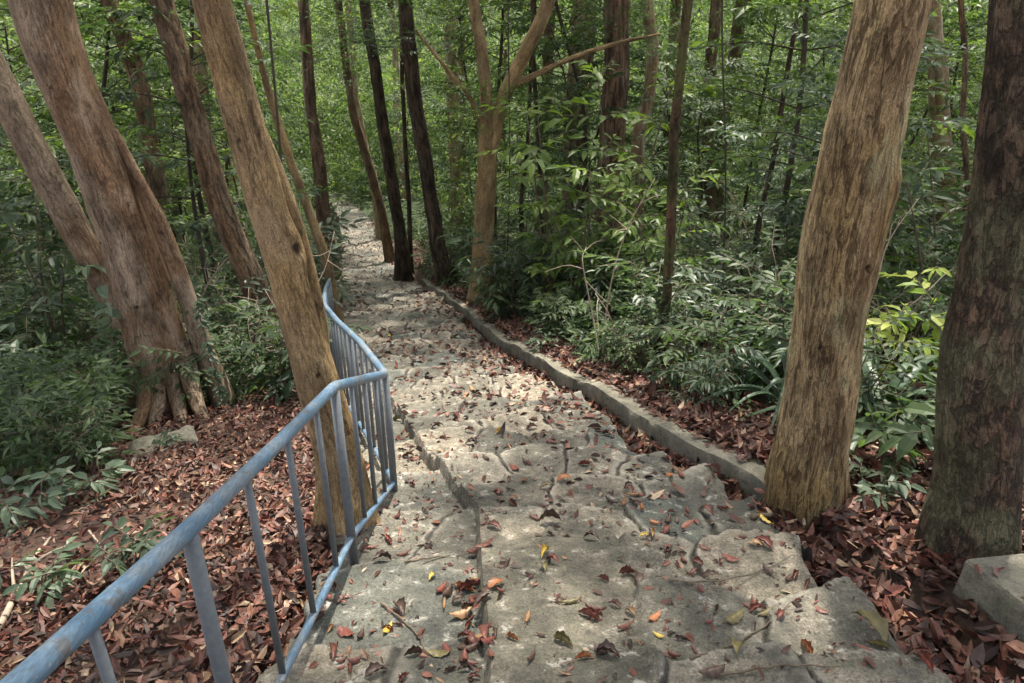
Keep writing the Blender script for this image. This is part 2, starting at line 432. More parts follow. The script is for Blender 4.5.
c = mixc(nt, 1, c, ramp(nt, n2, [(.3, (.45, .4, .38)), (.7, (1.7, 1.5, 1.4))]), 'MULTIPLY')
sx = N(nt, 'ShaderNodeSeparateXYZ'); nt.links.new(p, sx.inputs[0])
gcov = ramp(nt, math_(nt, 'ADD', math_(nt, 'MULTIPLY', sx.outputs[1], .02), math_(nt, 'MULTIPLY', n1, .5)), [(.62, (0, 0, 0)), (.85, (1, 1, 1))])
c = mixc(nt, gcov, c, mixc(nt, n2, (.018, .032, .012), (.06, .085, .03)))
nt.links.new(c, b.inputs['Base Color']); b.inputs['Roughness'].default_value = .95
nt.links.new(bump(nt, n2, 1, .03), b.inputs['Normal']); M_soil = m
o = link('forest_ground', make_mesh('forest_ground', np.stack([XX.ravel(), YY.ravel(), ZZ], 1), [grid_faces(len(gx), len(gy))], M_soil, True)); o['kind'] = 'structure'

# ------------------------------------------------------------------ stone path
vs = np.concatenate([np.arange(-1.0, 1.2, .06), np.arange(1.2, 5.0, .0125), np.arange(5.0, 9, .02), np.arange(9, 16, .035), np.arange(16, 44, .09)])
us = np.linspace(0, 1, 230)
UU, VV = np.meshgrid(us, vs); A = xl(VV) - .22; Bx = xk(VV) + .03
PX = (A + (Bx - A) * UU).ravel(); PYv = VV.ravel()
pz, pc, pj, po, pm = path_surface(PX, PYv)
m, nt, b = new_mat('mortared_stone'); p = geopos(nt)
aC = N(nt, 'ShaderNodeAttribute', attribute_name='cell').outputs['Fac']; aJ = N(nt, 'ShaderNodeAttribute', attribute_name='joint').outputs['Fac']
aO = N(nt, 'ShaderNodeAttribute', attribute_name='soil').outputs['Fac']; aM = N(nt, 'ShaderNodeAttribute', attribute_name='smooth_strip').outputs['Fac']
nb = noise(nt, p, 2.2, 5, .62); nm = noise(nt, p, 13, 6, .68); nf = noise(nt, p, 85, 4, .7); nl = noise(nt, p, 10, 5, .68, .5)
c = ramp(nt, aC, [(0, (.06, .06, .052)), (.25, (.15, .137, .114)), (.45, (.095, .095, .084)), (.68, (.205, .182, .148)), (.85, (.12, .115, .10)), (1, (.075, .086, .08))])
c = mixc(nt, math_(nt, 'MULTIPLY', aM, .7), c, (.125, .114, .09))
c = mixc(nt, 1, c, ramp(nt, nb, [(.32, (.55, .57, .54)), (.68, (1.4, 1.34, 1.25))]), 'MULTIPLY')
c = mixc(nt, 1, c, ramp(nt, nm, [(.32, (.5, .5, .48)), (.7, (1.5, 1.47, 1.42))]), 'MULTIPLY')
c = mixc(nt, 1, c, ramp(nt, nf, [(.33, (.45, .45, .45)), (.66, (1.5, 1.5, 1.5))]), 'MULTIPLY')
lich = math_(nt, 'MULTIPLY', ramp(nt, nl, [(.52, (0, 0, 0)), (.6, (1, 1, 1))]), ramp(nt, nm, [(.54, (0, 0, 0)), (.6, (1, 1, 1))]))
c = mixc(nt, math_(nt, 'MULTIPLY', lich, .7), c, (.42, .40, .35))
mort = math_(nt, 'MULTIPLY', ramp(nt, aJ, [(.04, (1, 1, 1)), (.11, (0, 0, 0))]), ramp(nt, nb, [(.4, (0, 0, 0)), (.55, (1, 1, 1))]))
c = mixc(nt, math_(nt, 'MULTIPLY', mort, .5), c, (.36, .33, .27))
seam = math_(nt, 'MULTIPLY', ramp(nt, aJ, [(.012, (1, 1, 1)), (.038, (0, 0, 0))]), ramp(nt, nm, [(.3, (.5,) * 3), (.45, (1, 1, 1))]))
c = mixc(nt, math_(nt, 'MULTIPLY', seam, .92), c, (.022, .018, .014))
green = ramp(nt, nl, [(.36, (1, 1, 1)), (.5, (0, 0, 0))])
c = mixc(nt, math_(nt, 'MULTIPLY', green, .45), c, (.075, .078, .05))
c = mixc(nt, aO, c, (.06, .038, .026))
nt.links.new(c, b.inputs['Base Color'])
nt.links.new(ramp(nt, nm, [(.3, (.62,) * 3), (.7, (.85,) * 3)]), b.inputs['Roughness'])
nt.links.new(bump(nt, nf, .8, .010, bump(nt, nm, 1.0, .03)), b.inputs['Normal']); M_stone = m
o = link('stone_path', make_mesh('stone_path', np.stack([PX, PYv, pz], 1), [grid_faces(len(us), len(vs))], M_stone, True,
    {'cell': ('FLOAT', pc), 'joint': ('FLOAT', pj), 'soil': ('FLOAT', po), 'smooth_strip': ('FLOAT', pm)})); o.data.set_sharp_from_angle(angle=R(33)); o['kind'] = 'structure'

# ------------------------------------------------------------------ kerbs and loose blocks (concrete)
m, nt, b = new_mat('rough_concrete'); p = geopos(nt)
n1 = noise(nt, p, 3, 5, .6); n2 = noise(nt, p, 18, 6, .7); n3 = noise(nt, p, 90, 4, .7)
c = ramp(nt, n1, [(.3, (.075, .072, .055)), (.5, (.15, .14, .112)), (.72, (.25, .23, .185))])
c = mixc(nt, 1, c, ramp(nt, n2, [(.3, (.5, .5, .47)), (.7, (1.45, 1.42, 1.36))]), 'MULTIPLY')
c = mixc(nt, 1, c, ramp(nt, n3, [(.3, (.6,) * 3), (.7, (1.35,) * 3)]), 'MULTIPLY')
c = mixc(nt, math_(nt, 'MULTIPLY', ramp(nt, n2, [(.52, (0, 0, 0)), (.62, (1, 1, 1))]), .45), c, (.085, .092, .045))
nt.links.new(c, b.inputs['Base Color']); b.inputs['Roughness'].default_value = .88
nt.links.new(bump(nt, n3, .4, .006, bump(nt, n2, .7, .02)), b.inputs['Normal']); M_conc = m
def kerb_mesh(ys, xin, width, top, depth, seed):
    """swept low wall with worn, rounded shoulders and lumpy faces"""
    n = len(ys); sec = np.array([(0, -depth), (0, -depth * .5), (0, -.05), (.012, -.012), (.035, 0), (.5, .006), (.93, 0), (.985, -.02), (1, -.06), (1, -depth)])
    t = np.gradient(xin, ys); V = np.zeros((n, len(sec), 3))
    wv = width * (1 + .12 * vnoise(ys * 1.3, ys * 0, seed=seed))
    nx = 1 / np.sqrt(1 + t * t); ny = -t * nx
    for k, (a, h) in enumerate(sec):
        V[:, k, 0] = xin + nx * wv * a; V[:, k, 1] = ys + ny * wv * a
        V[:, k, 2] = top + h
    d = .026 * fbm(V[..., 0] * 5, V[..., 1] * 5, V[..., 2] * 5, seed + 1) + .012 * fbm(V[..., 0] * 19, V[..., 1] * 19, V[..., 2] * 19, seed + 2)
    V[..., 0] += d * np.where(sec[:, 0] < .5, -1, 1)[None]; V[..., 2] += d * .8
    Vf = V.reshape(-1, 3); Q = grid_faces(len(sec), n)
    caps = [list(range(len(sec)))[::-1], [(n - 1) * len(sec) + k for k in range(len(sec))]]
    return Vf, [Q, np.array(caps)]
def sharp(o, deg=38):
    o.data.set_sharp_from_angle(angle=R(deg)); return o
ys = np.arange(KERB0, KERB1, .035); x0 = xk(ys)
x0 = np.convolve(np.pad(x0, 12, 'edge'), np.ones(25) / 25, 'valid') + .015 * vnoise(ys * 2, ys * 0, seed=61)
x0 = x0 + .10 * np.exp(-(ys - KERB0) / .18)
topz = prof(ys) + .10 + .028 * vnoise(ys * 2.3, ys * 0, seed=62) - .10 * np.exp(-(ys - KERB0) / .1) - .03 * np.exp(-((np.mod(ys + .12 * np.sin(ys * 3), 1.45) - .7) / .028) ** 2)
V, F = kerb_mesh(ys, x0, .17, topz, .5, 63)
o = link('stone_kerb', make_mesh('stone_kerb', V, F, M_conc, True)); sharp(o); tag(o, 'long low mossy concrete kerb along the right edge of the stone steps', 'kerb')
BLOCK_TOP = lambda y: prof(y) * .5 + prof(2.6) * .5 + .135
ys = np.arange(1.25, 2.60, .03); x0 = 2.03 + .16 * (2.6 - ys) + .01 * vnoise(ys * 3, ys * 0, seed=64)
V, F = kerb_mesh(ys, x0, .62, BLOCK_TOP(ys), .6, 66)
o = link('concrete_block', make_mesh('concrete_block', V, F, M_conc, True)); sharp(o); tag(o, 'grey concrete block at the foot of the dark mossy trunk', 'block')

# flat slab at the roots of the big left tree
def rock(name, size, seed, mat, n=26):
    u = np.linspace(-1, 1, n); a, bb = np.meshgrid(u, u)
    V = []; Q = []
    for sgn in (1, -1):
        h = sgn * (1 - np.maximum(np.abs(a), np.abs(bb)) ** 8) * .5
        V.append(np.stack([a * size[0] / 2, bb * size[1] / 2, h * size[2]], -1).reshape(-1, 3))
        q = grid_faces(n, n) + (0 if sgn > 0 else n * n); Q.append(q if sgn > 0 else q[:, ::-1])
    V = np.concatenate(V); V[:, :2] *= (1 + .18 * fbm(V[:, 0] * 3, V[:, 1] * 3, seed=seed))[:, None]
    V[:, 2] += .02 * fbm(V[:, 0] * 9, V[:, 1] * 9, seed=seed + 1) * (V[:, 2] > 0)
    return make_mesh(name, V, Q, mat, True)
p = hit(165, 447); o = link('flat_stone', rock('flat_stone', (.50, .24, .10), 71, M_conc), loc=p + np.array([0, 0, .035])); o.rotation_euler = (R(6), R(-4), .5)
tag(o, 'flat grey stone slab half buried in red leaves below the biggest left trunk', 'stone')

# ------------------------------------------------------------------ handrail
m, nt, b = new_mat('blue_grey_paint'); p = geopos(nt)
n1 = noise(nt, p, 5, 5, .65); n2 = noise(nt, p, 45, 5, .7)
c = ramp(nt, n1, [(.3, (.065, .14, .225)), (.5, (.10, .16, .225)), (.66, (.19, .215, .235))])
c = mixc(nt, math_(nt, 'MULTIPLY', ramp(nt, n2, [(.6, (0, 0, 0)), (.66, (1, 1, 1))]), .6), c, (.27, .29, .30))
n3 = noise(nt, p, 14, 5, .7)
c = mixc(nt, math_(nt, 'MULTIPLY', ramp(nt, n3, [(.57, (0, 0, 0)), (.63, (1, 1, 1))]), .7), c, (.10, .085, .07))
n4 = noise(nt, scaled(nt, p, (1, .12, 1)), 160, 3, .6)
c = mixc(nt, 1, c, ramp(nt, n4, [(.35, (.72,) * 3), (.65, (1.2,) * 3)]), 'MULTIPLY')
nt.links.new(c, b.inputs['Base Color']); nt.links.new(ramp(nt, n2, [(.3, (.3,) * 3), (.7, (.52,) * 3)]), b.inputs['Roughness'])
nt.links.new(bump(nt, n2, .15, .002), b.inputs['Normal']); M_rail = m
m, nt, b = new_mat('grey_paint'); p = geopos(nt); n2 = noise(nt, p, 38, 5, .7)
c = ramp(nt, n2, [(.3, (.085, .098, .108)), (.6, (.12, .135, .145)), (.8, (.19, .19, .19))])
nt.links.new(c, b.inputs['Base Color']); b.inputs['Roughness'].default_value = .5
nt.links.new(bump(nt, n2, .15, .002), b.inputs['Normal']); M_post = m
TOPS = np.array([(-.83, -.60, -.60), (-.82, .30, -.865), (-.82, .92, -1.05), (-.81, 1.48, -1.21), (-.80, 2.2, -1.40), (-.80, 2.93, -1.59),
                 (-.76, 3.93, -2.045), (-1.10, 4.84, -2.26), (-1.52, 5.92, -2.565), (-1.92, 7.03, -2.87), (-2.10, 7.71, -3.06), (-2.42, 9.0, -3.43), (-2.72, 10.4, -3.83)])
def rail_top(y): return np.array([np.interp(y, TOPS[:, 1], TOPS[:, 0]), y, np.interp(y, TOPS[:, 1], TOPS[:, 2])])
def rounded(P, rad=.09, n=6):
    P = np.asarray(P, float); out = [P[0]]
    for a, c_, d in zip(P[:-2], P[1:-1], P[2:]):
        u, v = unit(a - c_), unit(d - c_); k = min(rad, .4 * np.linalg.norm(a - c_), .4 * np.linalg.norm(d - c_))
        s, e = c_ + u * k, c_ + v * k
        for t in np.linspace(0, 1, n): out.append((1 - t) ** 2 * s + 2 * t * (1 - t) * c_ + t * t * e)
    out.append(P[-1]); return np.array(out)
rail = empty('handrail', 'blue grey painted metal handrail with upright bars along the left of the steps', 'railing', (-.8, 0, -1.8))
base = np.array([-.8, 0, -1.8])
def rpart(name, P, r, sides, mat):
    V, T, Q = tube(np.asarray(P) - base, r, sides); mb = MB(); mb.add(V, T, Q)
    return link(name, mb.mesh(name, mat, True), rail)
rpart('top_rail', rounded(TOPS, .05), .0245, 20, M_rail)
def rail_base_z(y):
    t = rail_top(y); z = float(surf_z(t[0] + .02, y)[0]); zz = float(np.interp(y, [0, 2.9, 3.93, 4.8, 12], [-1.87, -2.60, -2.93, -3.2, -5.2]))
    return min(z, zz + .12) if z < zz + .12 else zz
BOT = np.array([(x, y, np.interp(y, [-.6, 0, 2.9, 3.93, 4.84, 7.03, 10.4], [-1.52, -1.68, -2.43, -2.83, -3.08, -3.69, -4.65])) for x, y, z in TOPS])
rpart('bottom_rail', rounded(BOT, .05, 4), .0165, 12, M_rail)
posts = [-.1, 1.48, 2.93, 3.93, 5.3, 6.7, 8.3, 10.3]
bal = [.30, .68, 1.07, 1.86, 2.24, 2.62, 3.20, 3.44, 3.68, 4.15, 4.37, 4.6, 4.83, 5.06, 5.55, 5.78, 6.02, 6.25, 6.48, 6.98, 7.26, 7.54, 7.82, 8.08, 8.6, 8.88, 9.16, 9.45, 9.73, 10.02]
for y in posts:
    t = rail_top(y); rpart('post', [(t[0], y, float(np.interp(y, BOT[:, 1], BOT[:, 2])) - .30), t - [0, 0, .005]], (.0225), 14, M_post)
for y in bal:
    t = rail_top(y); rpart('baluster', [(t[0], y, float(np.interp(y, BOT[:, 1], BOT[:, 2])) - .004), t - [0, 0, .01]], (.0125), 10, M_post)

# ------------------------------------------------------------------ trees
def trunk_geo(P, rad, seg=48, flare=.35, flare_h=.35, lobes=5, seed=0, lump=.05, step=.035, knots=()):
    P = np.asarray(P, float); rad = np.asarray(rad, float)
    ln = np.concatenate([[0], np.cumsum(np.linalg.norm(np.diff(P, axis=0), axis=1))]); n = max(12, int(ln[-1] / step))
    u = np.linspace(0, ln[-1], n); wn = max(3, int(.5 / (ln[-1] / n)) | 1); hw = wn // 2
    ker = np.hanning(wn + 2)[1:-1]; ker /= ker.sum()
    def smooth(v):
        q = np.interp(u, ln, v); a0 = 2 * q[0] - q[1:hw + 1][::-1]; a1 = 2 * q[-1] - q[-hw - 1:-1][::-1]
        return np.convolve(np.concatenate([a0, q, a1]), ker, 'valid')
    C = np.stack([smooth(P[:, i]) for i in range(3)], 1); rr = smooth(rad)
    s = np.concatenate([[0], np.cumsum(np.linalg.norm(np.diff(C, axis=0), axis=1))])
    wv = np.minimum(s / .5, 1) * (.10 * rr + .012)
    C = C + np.stack([wv * 1.6 * fbm(s * .9, s * 0 + seed * 1.37, seed=seed + 40), wv * fbm(s * .9, s * 0 + seed * 2.11, seed=seed + 50), s * 0], 1)
    rr = rr * (1 + .10 * fbm(s * 1.6, s * 0 + seed * .77, seed=seed + 60))
    T, X, Y = frames(C)
    a = np.linspace(0, 2 * np.pi, seg, endpoint=False)
    A_, S_ = np.meshgrid(a, s)
    ph = seed * 1.7
    fl = flare * np.exp(-S_ / flare_h)
    k = 1 + fl * (.75 + .55 * np.cos(lobes * A_ + ph) + .3 * np.cos(2 * A_ + ph * 2))
    cx, cy = np.cos(A_), np.sin(A_); r0 = rr[:, None]
    k = k + 1.3 * lump * fbm(cx * 1.3 + ph, cy * 1.3, S_ * 1.1, seed, 3) + lump * .7 * fbm(cx * 2.6, cy * 2.6 + ph, S_ * .5, seed + 9, 2)
    k = k + .018 * fbm(cx * 7, cy * 7, S_ * 3, seed + 5, 3)
    kn = np.zeros_like(S_)
    for (ks, ka, kr, kh) in knots:
        da = np.arctan2(np.sin(A_ - ka), np.cos(A_ - ka)) * r0
        d2 = (da ** 2 + (S_ - ks) ** 2) / kr ** 2; k = k + kh * np.exp(-d2) - kh * 1.3 * np.exp(-d2 * 9); kn = np.maximum(kn, np.exp(-d2 * 7))
    rad_ = r0 * k
    V = C[:, None] + rad_[..., None] * (cx[..., None] * X[:, None] + cy[..., None] * Y[:, None])
    bk = np.stack([cx * r0, cy * r0, S_], -1) + seed * 3.3
    i, j = np.meshgrid(np.arange(n - 1), np.arange(seg), indexing='ij'); kk = (j + 1) % seg
    Q = np.stack([i * seg + j, i * seg + kk, (i + 1) * seg + kk, (i + 1) * seg + j], -1).reshape(-1, 4)
    return V.reshape(-1, 3), Q, np.concatenate([bk.reshape(-1, 3), kn.reshape(-1, 1)], 1)
def trunk_mesh(name, pieces, mat, origin):
    V = []; Q = []; B = []; n = 0
    for v, q, bk in pieces: V.append(v - origin); Q.append(q + n); B.append(bk); n += len(v)
    return make_mesh(name, np.concatenate(V), [np.concatenate(Q)], mat, True, {'bk': ('FLOAT_VECTOR', np.concatenate(B)[:, :3]), 'knot': ('FLOAT', np.concatenate(B)[:, 3])})

def crown_proto(seed, rad, height, nb, mat, lL=.15, per=6, zlo=.0):
    r = np.random.default_rng(seed); tp = [spray_tpl(r, 11, .5, lL, lL * .42) for _ in range(5)]
    leaf = MB(); wood = MB(); O = []; X = []
    for k in range(nb):
        u = (k + .5) / nb; az = k * 2.399 + r.uniform(-.4, .4); z0 = (zlo + (1 - zlo) * u) * height * .55
        el = r.uniform(.05, .55) + .6 * u ** 2; ln = rad * r.uniform(.6, 1.05) * (1 - .45 * u)
        d = np.array([math.cos(az) * math.cos(el), math.sin(az) * math.cos(el), math.sin(el)])
        P0 = np.array([0, 0, z0]); P1 = P0 + d * ln * .5 + r.normal(0, .12, 3); P2 = P0 + d * ln + np.array([0, 0, .12 * ln]) + r.normal(0, .2, 3)
        C = catmull([P0, P1, P2], 9); wood.add(*tube(C, np.linspace(.05, .012, 9) * rad / 3, 5))
        for q in range(per):
            t = .35 + .65 * (q + r.random()) / per; c = C[min(8, int(t * 8))]
            for sgn in (-1, 1):
                dd = unit(d + np.array([-d[1], d[0], 0]) * sgn * r.uniform(.5, 1.5) + r.normal(0, .25, 3))
                o = c + dd * r.uniform(.05, .5); O.append(o); X.append(dd)
    O = np.array(O); X = np.array(X); Z = np.tile([0, 0, 1.], (len(O), 1)) + r.normal(0, .3, (len(O), 3))
    leaf.add(*leaf_geo(*place_sprays(tp, O, X, Z, r.uniform(.7, 1.25, len(O)), r), hi=False))
    return leaf.mesh('crown', mat), wood.mesh('branches', M_dstem, True)
CROWNS = [crown_proto(100 + i, [3.2, 3.8, 2.6, 3.4][i], [4.0, 4.5, 3.5, 4.2][i], 28, [M_leaf, M_far, M_leafy, M_leaf][i]) for i in range(4)]
ci = [0]
def tree(name, label, base, P, rad, mat, seed, origin=None, seg=40, crown=True, extra=(), group=None, top=None, cat='tree', cs=1.0, roots=(), low=(), **kw):
    """P: world points from the base up; the stem carries on above the frame to its crown"""
    P = [np.asarray(q, float) for q in P]; b0 = P[0].copy()
    P[0] = P[0] - np.array([0, 0, .12])
    rad = list(rad)
    if top:
        d = unit(P[-1] - P[-2]); d = unit(d + np.array([0, 0, .6])); P.append(P[-1] + d * top); rad.append(rad[-1] * .6)
    t = empty(name, label, cat, b0, group)
    pcs = [trunk_geo(P, rad, seg=seg, seed=seed, **kw)]
    for E, er in extra: pcs.append(trunk_geo(E, er, seg=max(10, seg // 3), flare=0, seed=seed + 3, lump=.06))
    for E, er in roots: pcs.append(trunk_geo(E, er, seg=16, flare=0, seed=seed + 5, lump=.1, step=.02))
    link('trunk', trunk_mesh(name, pcs, mat, b0), t)
    if crown:
        k = ci[0] % 4; ci[0] += 1; lm, wm = CROWNS[k]
        for nm, me in (('crown', lm), ('branches', wm)):
            o = link(nm, me, t, Vector(P[-1] - b0 - np.array([0, 0, .8]))); o.rotation_euler = (0, 0, seed * 1.3); o.scale = (cs,) * 3
    for (lp, ls) in low:
        lm, wm = CROWNS[seed % 4]
        for nm, me in (('crown', lm),):
            o = link(nm, me, t, Vector(np.asarray(lp) - b0)); o.rotation_euler = (0, 0, seed * 2.1); o.scale = (ls, ls, ls * .8)
    return t
def pts(lst, y0, dy=0.0):
    out = []
    for i, (px, py) in enumerate(lst): out.append(at_y(px, py, y0 + dy * i))
    return out
def onground(p):
    p = np.array(p, float); p[2] = float(surf_z(p[0], p[1])[0]); return p
def W(px, dep): return px * dep / FPX / 2       # half width in metres of a stem px wide at a depth

# 1 biggest left trunk, with a second stem grown against it and spreading roots
g = hit(172, 408); yb = g[1]
P = [onground(g)] + pts([(152, 330), (122, 235), (85, 125), (50, 30), (28, -40)], yb, .0)
roots = []
for (ex, ey, sx, sy) in ((132, 432, 150, 385), (152, 428, 158, 385), (205, 420, 182, 372), (182, 424, 172, 385), (122, 418, 146, 378)):
    e = hit(ex, ey); s_ = at_y(sx, sy, yb - .1); mid_ = (e + s_) / 2 + np.array([0, 0, -.06]); e2 = e + unit(e - s_) * .25 * np.array([1, 1, .2]); e2[2] -= .10
    roots.append(([s_ + np.array([0, .1, .25]), mid_, e, e2], [.10, .07, .045, .015]))
st2 = [onground(hit(226, 405))] + pts([(205, 352), (182, 285), (160, 225), (112, 130)], yb + .02)
st2[0][2] -= .1
tree('large_tree', 'thickest leaning grey brown trunk on the left with spreading roots in red leaves', g, P, [.32, .25, .225, .215, .222, .225], B_grey, 3,
     seg=72, flare=.18, flare_h=.3, lobes=4, lump=.07, roots=roots, top=4.5,
     extra=[(st2, [.13, .095, .08, .07, .04])], knots=((1.3, 3.3, .06, .12), (2.2, 4.2, .07, .10), (1.9, 2.4, .06, .08)))
# 2 leaning trunk behind it
g = onground(at_y(165, 380, 7.6)); P = [g] + pts([(128, 322), (75, 235), (30, 150), (-10, 70), (-40, 10)], 7.4)
tree('leaning_tree', 'strongly leaning grey trunk behind the thickest left trunk', g, P, [.19, .16, .15, .145, .14, .14], B_grey, 5, top=4)
# 3 slimmer trunk between
g = onground(at_y(282, 372, 8.6)); P = [g] + pts([(262, 305), (222, 205), (190, 110), (163, 10), (150, -60)], 8.4)
tree('forest_tree', 'slim brown leaning trunk between the two thick left trunks', g, P, [.19, .155, .14, .125, .12, .12], B_mid, 8, top=4)
# 4 trunk at the rail
g = onground(at_y(345, 505, 3.45)); P = [g] + pts([(337, 450), (309, 345), (271, 215), (242, 105), (211, 0), (192, -80)], 3.48, -.01)
roots = []
for (ex, ey, sx, sy) in ((318, 520, 330, 450), (352, 515, 345, 450)):
    e = hit(ex, ey); s_ = at_y(sx, sy, 3.45)
    roots.append(([s_ + np.array([0, 0, .15]), (e + s_) / 2 + [0, 0, -.04], e + [0, 0, -.05], e + [unit(e - s_)[0] * .2, 0, -.16]], [.085, .055, .035, .012]))
st2 = pts([(318, 415), (322, 345), (298, 245), (276, 170), (246, 95)], 3.5)
tree('railside_tree', 'curved tan trunk rising just behind the blue grey railing', g, P, [.16, .128, .104, .09, .085, .079, .076], B_tan, 9, seg=64, cs=1.2, flare=.45, flare_h=.22, roots=roots,  # crown above the frame enlarged to shade the near steps
     top=4.5, extra=[(st2, [.05, .055, .05, .035, .02])], knots=((1.75, 4.3, .10, .28), (1.1, 3.6, .05, .10), (2.3, 3.0, .04, .08)))
# 5 pale flaky trunk on the right
g = hit(808, 496); g = onground(g); y5 = g[1]; P = [g] + pts([(813, 430), (826, 330), (843, 220), (866, 110), (890, 0), (906, -80)], y5)
tree('flaky_tree', 'pale tan trunk with dark flaking bark beside the end of the kerb', g, P, [.225, .208, .198, .188, .175, .160, .152], B_flaky, 12, seg=84, flare=.38, flare_h=.13, lobes=5,
     lump=.06, top=4.5, cs=1.25, knots=((1.95, 3.25, .035, .10), (1.66, 3.5, .06, .12), (2.05, 4.4, .08, .16), (1.2, 2.6, .04, .08)))  # crown out of view, scaled up for shade on the near path
# 6 dark mossy trunk at the right border
g = onground(at_y(972, 548, 2.92)); P = [g] + pts([(976, 480), (985, 400), (1004, 270), (1022, 130), (1036, 0), (1046, -80)], 2.95)
tree('mossy_tree', 'dark reddish trunk with moss patches at the right border behind the concrete block', g, P, [.21, .185, .18, .155, .145, .14, .135], B_dark, 15, seg=72, flare=.3, flare_h=.25, lobes=5, lump=.06, top=4.5, cs=1.2)  # unseen crown widened to keep the near stones shaded
# trees further down the path
g = onground(at_y(404, 281, 18.7)); P = [g] + pts([(400, 235), (389, 165), (378, 90), (370, 40), (365, 0)], 18.7)
tree('path_tree', 'dark slim trunk standing at the right edge of the far path', g, P, [.23, .16, .15, .14, .13, .13], B_blk, 17, top=5, low=((at_y(372, 75, 18.7), .75),))
g = onground(at_y(447, 290, 16.4)); P = [g] + pts([(440, 250), (427, 180), (417, 110), (409, 45), (404, 0)], 16.4)
tree('path_tree', 'dark trunk with a pale streak behind the far end of the kerb', g, P, [.24, .17, .16, .155, .15, .14], B_blk, 19, top=5, low=((at_y(410, 70, 16.4), .6),))
g = onground(at_y(480, 309, 13.0)); P = [g] + pts([(482, 270), (484, 210), (488, 150), (486, 95), (478, 30), (470, -20)], 13.0)
fork = pts([(488, 155), (502, 105), (524, 55), (545, 10), (560, -40)], 13.0, .03)
br = pts([(514, 85), (545, 70), (580, 55), (620, 42), (660, 34)], 13.1, .1)
br2 = pts([(487, 140), (470, 95), (440, 60), (415, 30)], 13.0, -.1)
tree('forked_tree', 'pale brown trunk that forks in two beside the kerb', g, P, [.23, .195, .18, .165, .10, .09, .085], B_tan, 22, top=3.5,
     low=((at_y(492, 130, 12.9), .34),), extra=[(fork, [.13, .125, .12, .115, .11]), (br, [.06, .05, .045, .035, .02]), (br2, [.05, .04, .03, .02])])
g = onground(at_y(604, 285, 14.5)); P = [g] + pts([(608, 235), (612, 160), (615, 80), (619, 0), (622, -40)], 14.5)
tree('red_barked_tree', 'broad straight reddish brown trunk in the undergrowth right of the forked trunk', g, P, [.36, .29, .26, .24, .23, .22], B_red, 24, seg=48, top=5, low=((at_y(617, 60, 14.5), .4),))
g = onground(at_y(632, 270, 15.2)); P = [g] + pts([(640, 200), (638, 140), (650, 95), (654, 50), (646, -10)], 15.2)
tree('forest_tree', 'slim pale trunk with an S bend right of the broad reddish trunk', g, P, [.14, .13, .13, .12, .12, .11], B_pale, 26, top=4)
g = onground(at_y(662, 384, 7.0)); P = [g] + pts([(661, 345), (668, 295), (671, 230), (675, 130), (682, 60), (689, -5)], 7.0)
tree('young_tree', 'thin dark mossy stem rising from the undergrowth just beyond the kerb', g, P, [.06, .05, .048, .046, .045, .042, .04], B_moss, 28, seg=28, top=3.5, cs=.7)
g = onground(at_y(329, 246, 17.5)); P = [g] + pts([(325, 215), (318, 165), (311, 110), (306, 40)], 17.5)
tree('forest_tree', 'reddish brown trunk at the left side of the far path', g, P, [.22, .17, .15, .13, .12], B_red, 30, top=5)
g = onground(at_y(336, 290, 11.2)); P = [g] + pts([(326, 258), (312, 220), (297, 180), (280, 130), (268, 90)], 11.2)
tree('young_tree', 'thin leaning brown stem at the far end of the railing', g, P, [.09, .075, .07, .065, .06, .05], B_tan, 33, seg=24, top=3, cs=.6)
g = onground(at_y(391, 258, 22.0)); P = [g] + pts([(381, 205), (367, 160), (354, 115), (345, 60), (338, 0)], 22)
tree('path_tree', 'slim leaning brown trunk left of the dark trunk on the far path', g, P, [.16, .13, .125, .12, .11, .10], B_mid, 35, seg=28, top=5)
g = onground(at_y(379, 238, 27)); P = [g] + pts([(376, 200), (366, 150), (356, 100), (350, 20)], 27)
tree('forest_tree', 'pale thin trunk where the far path turns', g, P, [.13, .12, .11, .11, .10], B_pale, 37, seg=20, top=5)
g = onground(at_y(411, 266, 21)); P = [g] + pts([(408, 190), (404, 120), (402, 60), (400, 0)], 21)
tree('young_tree', 'very thin straight dark stem between the two dark trunks', g, P, [.075, .065, .06, .06, .05], B_blk, 39, seg=16, top=4, cs=.7)
g = onground(at_y(948, 265, 14)); P = [g] + pts([(945, 200), (941, 130), (937, 70), (930, 0)], 14)
tree('forest_tree', 'pale trunk standing far behind between the two right foreground trunks', g, P, [.2, .18, .17, .16, .15], B_pale, 41, seg=28, top=4)
g = onground(at_y(752, 262, 12)); P = [g] + pts([(762, 205), (775, 150), (784, 90), (792, 40), (802, -10)], 12)
tree('young_tree', 'thin curved dark stem left of the pale flaky trunk', g, P, [.05, .042, .04, .04, .035, .03], B_blk, 43, seg=14, top=3, cs=.6)
g = onground(at_y(958, 330, 9)); P = [g] + pts([(962, 260), (967, 190), (962, 120), (966, 60), (960, 0)], 9)
tree('young_tree', 'thin wavy grey stem beside the dark mossy trunk', g, P, [.04, .035, .035, .03, .03, .03], B_mid, 45, seg=12, top=3, cs=.6)
g = onground(at_y(457, 230, 24)); P = [g] + pts([(456, 180), (454, 130), (452, 80), (450, 0)], 24)
tree('forest_tree', 'pale brown trunk deep in the forest behind the forked tree', g, P, [.22, .2, .2, .19, .18], B_pale, 47, seg=24, top=5)
g = onground(at_y(578, 235, 22)); P = [g] + pts([(580, 170), (583, 110), (587, 50), (590, 0)], 22)
tree('forest_tree', 'reddish trunk deep in the forest left of the broad reddish trunk', g, P, [.24, .21, .2, .19, .18], B_red, 49, seg=24, top=5)
g = onground(at_y(150, 330, 12)); P = [g] + pts([(160, 200), (140, 80), (122, 30), (105, -10)], 12)
